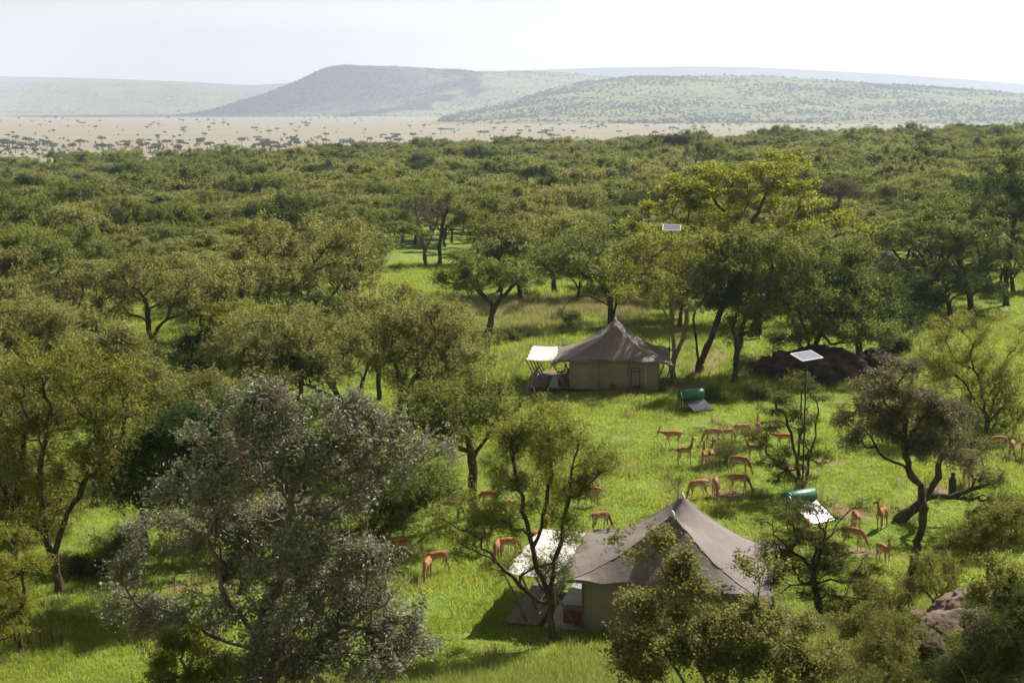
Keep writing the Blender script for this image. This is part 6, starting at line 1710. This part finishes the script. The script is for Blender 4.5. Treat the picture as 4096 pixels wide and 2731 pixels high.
def sow():
    rng = np.random.default_rng(5)
    n = 46000
    a = rng.uniform(-0.40, 0.40, n); y = 26 * (175 / 26) ** rng.random(n); x = a * y
    dens = np.clip(0.55 + 0.5 * noise2(x, y, 0.9), 0.15, 1)
    k = clear_of_tents(x, y) & (off_dirt(x, y) | (rng.random(n) < 0.15)) & (rng.random(n) < dens + 0.25)
    x, y = x[k], y[k]; z = terrain(x, y); m = len(x)
    s = (0.75 + 0.6 * rng.random(m)) * (0.8 + 0.008 * y)
    sz = s * (0.8 + 0.5 * np.clip(noise2(x, y, 0.35, 1.0), -0.5, 1)) * np.where(y > 95, 1.3, 1.0) * 0.9
    scatter("meadow_grass", "short bright green grass of the meadow", np.stack([x, y, z], 1), rng.random(m) * 6.283, np.stack([s, s, sz], 1), rng.integers(0, 4, m), LAWN, rng.normal(size=(m, 2)) * 0.08)
    # taller grass on the slope in front, right slope and in patches
    n = 26000
    a = rng.uniform(-0.40, 0.40, n); y = 22 * (125 / 22) ** rng.random(n); x = a * y
    st_ = 46.0 + np.where(x > 0, 0.40 * x, 0.25 * x)
    slope = sstep(-2, 1.5, st_ - y)
    patch = sstep(0.35, 0.9, noise2(x, y, 0.22, 2.0)) * 0.30
    back = ((y > 96) * 0.45)
    k = clear_of_tents(x, y) & (rng.random(n) < np.maximum(np.maximum(slope * np.where(x > 1.0, 0.65, 0.75), patch), back)) & ((y > 30) | (x < 0.5))
    x, y = x[k], y[k]; z = terrain(x, y); m = len(x)
    s = (0.7 + 0.5 * rng.random(m)) * np.where(y > 60, 1.1, 0.85)
    scatter("tall_grass", "tall green grass with pale seed heads on the slope and field edges", np.stack([x, y, z], 1), rng.random(m) * 6.283, s, rng.integers(0, 3, m), TALL, rng.normal(size=(m, 2)) * 0.08)
    # straw coloured grass on the rise behind the far tent
    pts = []
    while len(pts) < 900:
        U, V = rng.uniform(1780, 2560), rng.uniform(1195, 1330)
        w = math.exp(-((V - 1235) / 28.0) ** 2) + 0.35 * math.exp(-((U - 2050) / 120.0) ** 2 - ((V - 1310) / 30.0) ** 2)
        if rng.random() > w: continue
        g = ground(U, V); pts.append((g[0] + rng.normal() * 0.5, g[1] + rng.normal() * 1.5, g[2]))
    xs_ = rng.uniform(-0.38, 0.38, 420); ys_ = rng.uniform(48, 150, 420)
    kk = clear_of_tents(xs_ * ys_, ys_)
    pts += [(a * b, b, 0.0) for a, b in zip(xs_[kk], ys_[kk])]
    pts = np.array(pts); pts[:, 2] = terrain(pts[:, 0], pts[:, 1]); m = len(pts)
    scatter("dry_grass", "straw coloured grass on the rise behind the far tent and in loose tufts", pts, rng.random(m) * 6.283, 1.0 + 0.7 * rng.random(m), rng.integers(0, 2, m), DRY)
sow()

# ------------------------------------------------------------------ trees and bushes dotted over the plain
M['leaf_plain'] = leaf_mat("plain_acacia_leaf", (0.07, 0.085, 0.036), (0.125, 0.14, 0.058), (0.14, 0.17, 0.05), 0.3, 0.8)  # leaf tint lightened to put extra haze into the distant crowns and scrub
def flat_acacia(seed, H, W):
    rng = np.random.default_rng(seed)
    tr = [[(0, 0, -0.3), (0.2, 0, H * 0.35), (0.1, 0.1, H * 0.55)]]
    ells = [(0, 0, H * 0.88, W * 0.32, W * 0.32, H * 0.12)]
    for k in range(4):
        a = k * 1.57 + rng.normal() * 0.4
        ells.append((W * 0.27 * math.cos(a), W * 0.27 * math.sin(a), H * (0.78 + 0.1 * rng.random()), W * 0.22, W * 0.22, H * 0.10))
    b, w, c, _ = build_plant(rng, tr, ells, 60, leaf='leaf_plain', bark='bark_dark', r_base=0.3, r_tip=0.03, style='layer', K=3, L=0.9, m=5, ls=0.85, asp=0.6, fork=0.6, alpha=0.3, step=1.4, sides=4, twigs=False)
    return joined_plant_mesh("plain_acacia", w, c)
PLAIN_T = [flat_acacia(200 + i, H, W) for i, (H, W) in enumerate([(7, 11), (6, 9), (8, 10), (6.5, 12), (5.5, 7)])]
def bush_blob(seed, n, mat, sx=1.0, sz=0.75, ls=0.5):
    rng = np.random.default_rng(seed)
    d = unit(rng.normal(size=(n, 3))); d[:, 2] = np.abs(d[:, 2])
    c = d * (0.55 + 0.45 * rng.random((n, 1))) * np.array([sx, sx, sz * 1.2])
    nn = unit(d + rng.normal(size=(n, 3)) * 0.5); a = unit(np.cross(nn, rng.normal(size=(n, 3))))
    v, f = leaf_quads(c, nn, a, ls, 0.8, rng)
    return proto_object("bush_source", fast_mesh("far_bush", v, [(f, 0)], [M[mat]], False, {"rnd": rng.random(len(f))}))
BLOBS = [bush_blob(300 + i, 34, 'leaf_plain', 1.0, z, 0.62) for i, z in enumerate((0.7, 1.0, 1.4))]

def dot_plain():
    rng = np.random.default_rng(9)
    rows = []
    def spot(U, V):
        a, b = ray(U, V); y = (PLAIN_Z - CAM_H) / b
        return a * y, y
    tries = 0
    while len(rows) < 560:
        U = rng.uniform(-150, 4250); V = 452 + 165 * rng.random() ** 0.9
        if V > 625 - 0.0: continue
        # denser belts, as on the plain
        w = 0.45 + 0.65 * math.exp(-((V - 478) / 16.0) ** 2) + 0.5 * math.exp(-((V - 590) / 22.0) ** 2) + 0.25 * (U > 2000)
        if noise2(np.array([U * 0.012]), np.array([V * 0.05]), 1.0)[0] + rng.random() * 1.1 < 0.7: w *= 0.10
        if rng.random() > w: continue
        x, y = spot(U, V)
        if y < 1000 or terrain(x, y) > PLAIN_Z + 2: continue
        hide = False
        for key, (hf, xs, yf, yc) in HILLS.items():
            if yf < y < yc and xs.min() < x < xs.max() and hf(x, y) > PLAIN_Z + 4: hide = True
        if hide: continue
        rows.append((x, y, float(terrain(x, y)), rng.uniform(0.7, 1.25), rng.random() * 6.28, int(rng.integers(0, 5))))
    rows.sort(key=lambda r: r[1])
    labels = ["flat topped acacia dotted on the straw coloured plain", "low flat acacia dotted on the straw coloured plain", "tall crowned acacia dotted on the straw coloured plain", "very wide flat acacia dotted on the straw coloured plain",
              "small round acacia dotted on the straw coloured plain"]
    vis = [r for r in rows if abs(r[0] / r[1]) < 0.365][:300]
    for r in vis:
        o = link("plain_acacia", PLAIN_T[r[5]], None, r[:3]); o.scale = (r[3],) * 3; o.rotation_euler.z = r[4]
        tag(o, labels[r[5]], "tree", "acacias scattered over the plain")
    vs = set(id(r) for r in vis)
    rest = np.array([r for r in rows if id(r) not in vs])
    src = [proto_object("plain_acacia_source", m) for m in PLAIN_T]
    scatter("distant_acacias", "tiny far acacias at the back of the plain", rest[:, :3], rest[:, 4], rest[:, 3], rest[:, 5].astype(int), src)
    # scrub: low bushes over the plain
    n = 1300
    U = rng.uniform(-200, 4300, n); V = np.where(rng.random(n) < 0.6, rng.normal(600, 22, n), rng.uniform(455, 640, n))
    V = np.clip(V, 452, 660)
    P = []
    for u, v in zip(U, V):
        x, y = spot(u, v)
        if y < 900: continue
        P.append((x, y, float(terrain(x, y))))
    P = np.array(P); m = len(P)
    s = rng.uniform(1.0, 2.6, m)
    scatter("plain_scrub", "low dark scrub sprinkled over the plain", P, rng.random(m) * 6.28, np.stack([s, s, s * rng.uniform(0.8, 1.5, m)], 1), rng.integers(0, 3, m), BLOBS)
    # trees on the hills
    pts, scs = [], []
    for key, dens in (("hill1", 52000), ("hill2", 26000), ("hill3", 9000)):
        hf, xs, yf, yc = HILLS[key]
        x = rng.uniform(xs.min(), xs.max(), dens); y = rng.uniform(yf * 1.0, yc + 60, dens)
        cl = noise2(x, y, 0.006, 1.0) * 0.5 + noise2(x, y, 0.017, 2.0) * 0.5
        k = (np.abs(x / y) < 0.42) & (rng.random(dens) < np.clip(0.40 + 1.1 * cl, 0.05, 1))
        x, y = x[k], y[k]; z = hf(x, y); k = z > PLAIN_Z + 1
        pts.append(np.stack([x[k], y[k], z[k] - 0.3], 1)); scs.append(1.6 + 4.2 * rng.random(k.sum()) ** 2.2)
    # a few larger crowns on the skyline
    P = np.concatenate(pts); s = np.concatenate(scs); m = len(P)
    scatter("hill_woodland", "open bush woodland speckling the far hills", P, rng.random(m) * 6.28, np.stack([s, s, s * rng.uniform(0.7, 1.2, m)], 1), rng.integers(0, 3, m), BLOBS)
dot_plain()
plant_woodland()
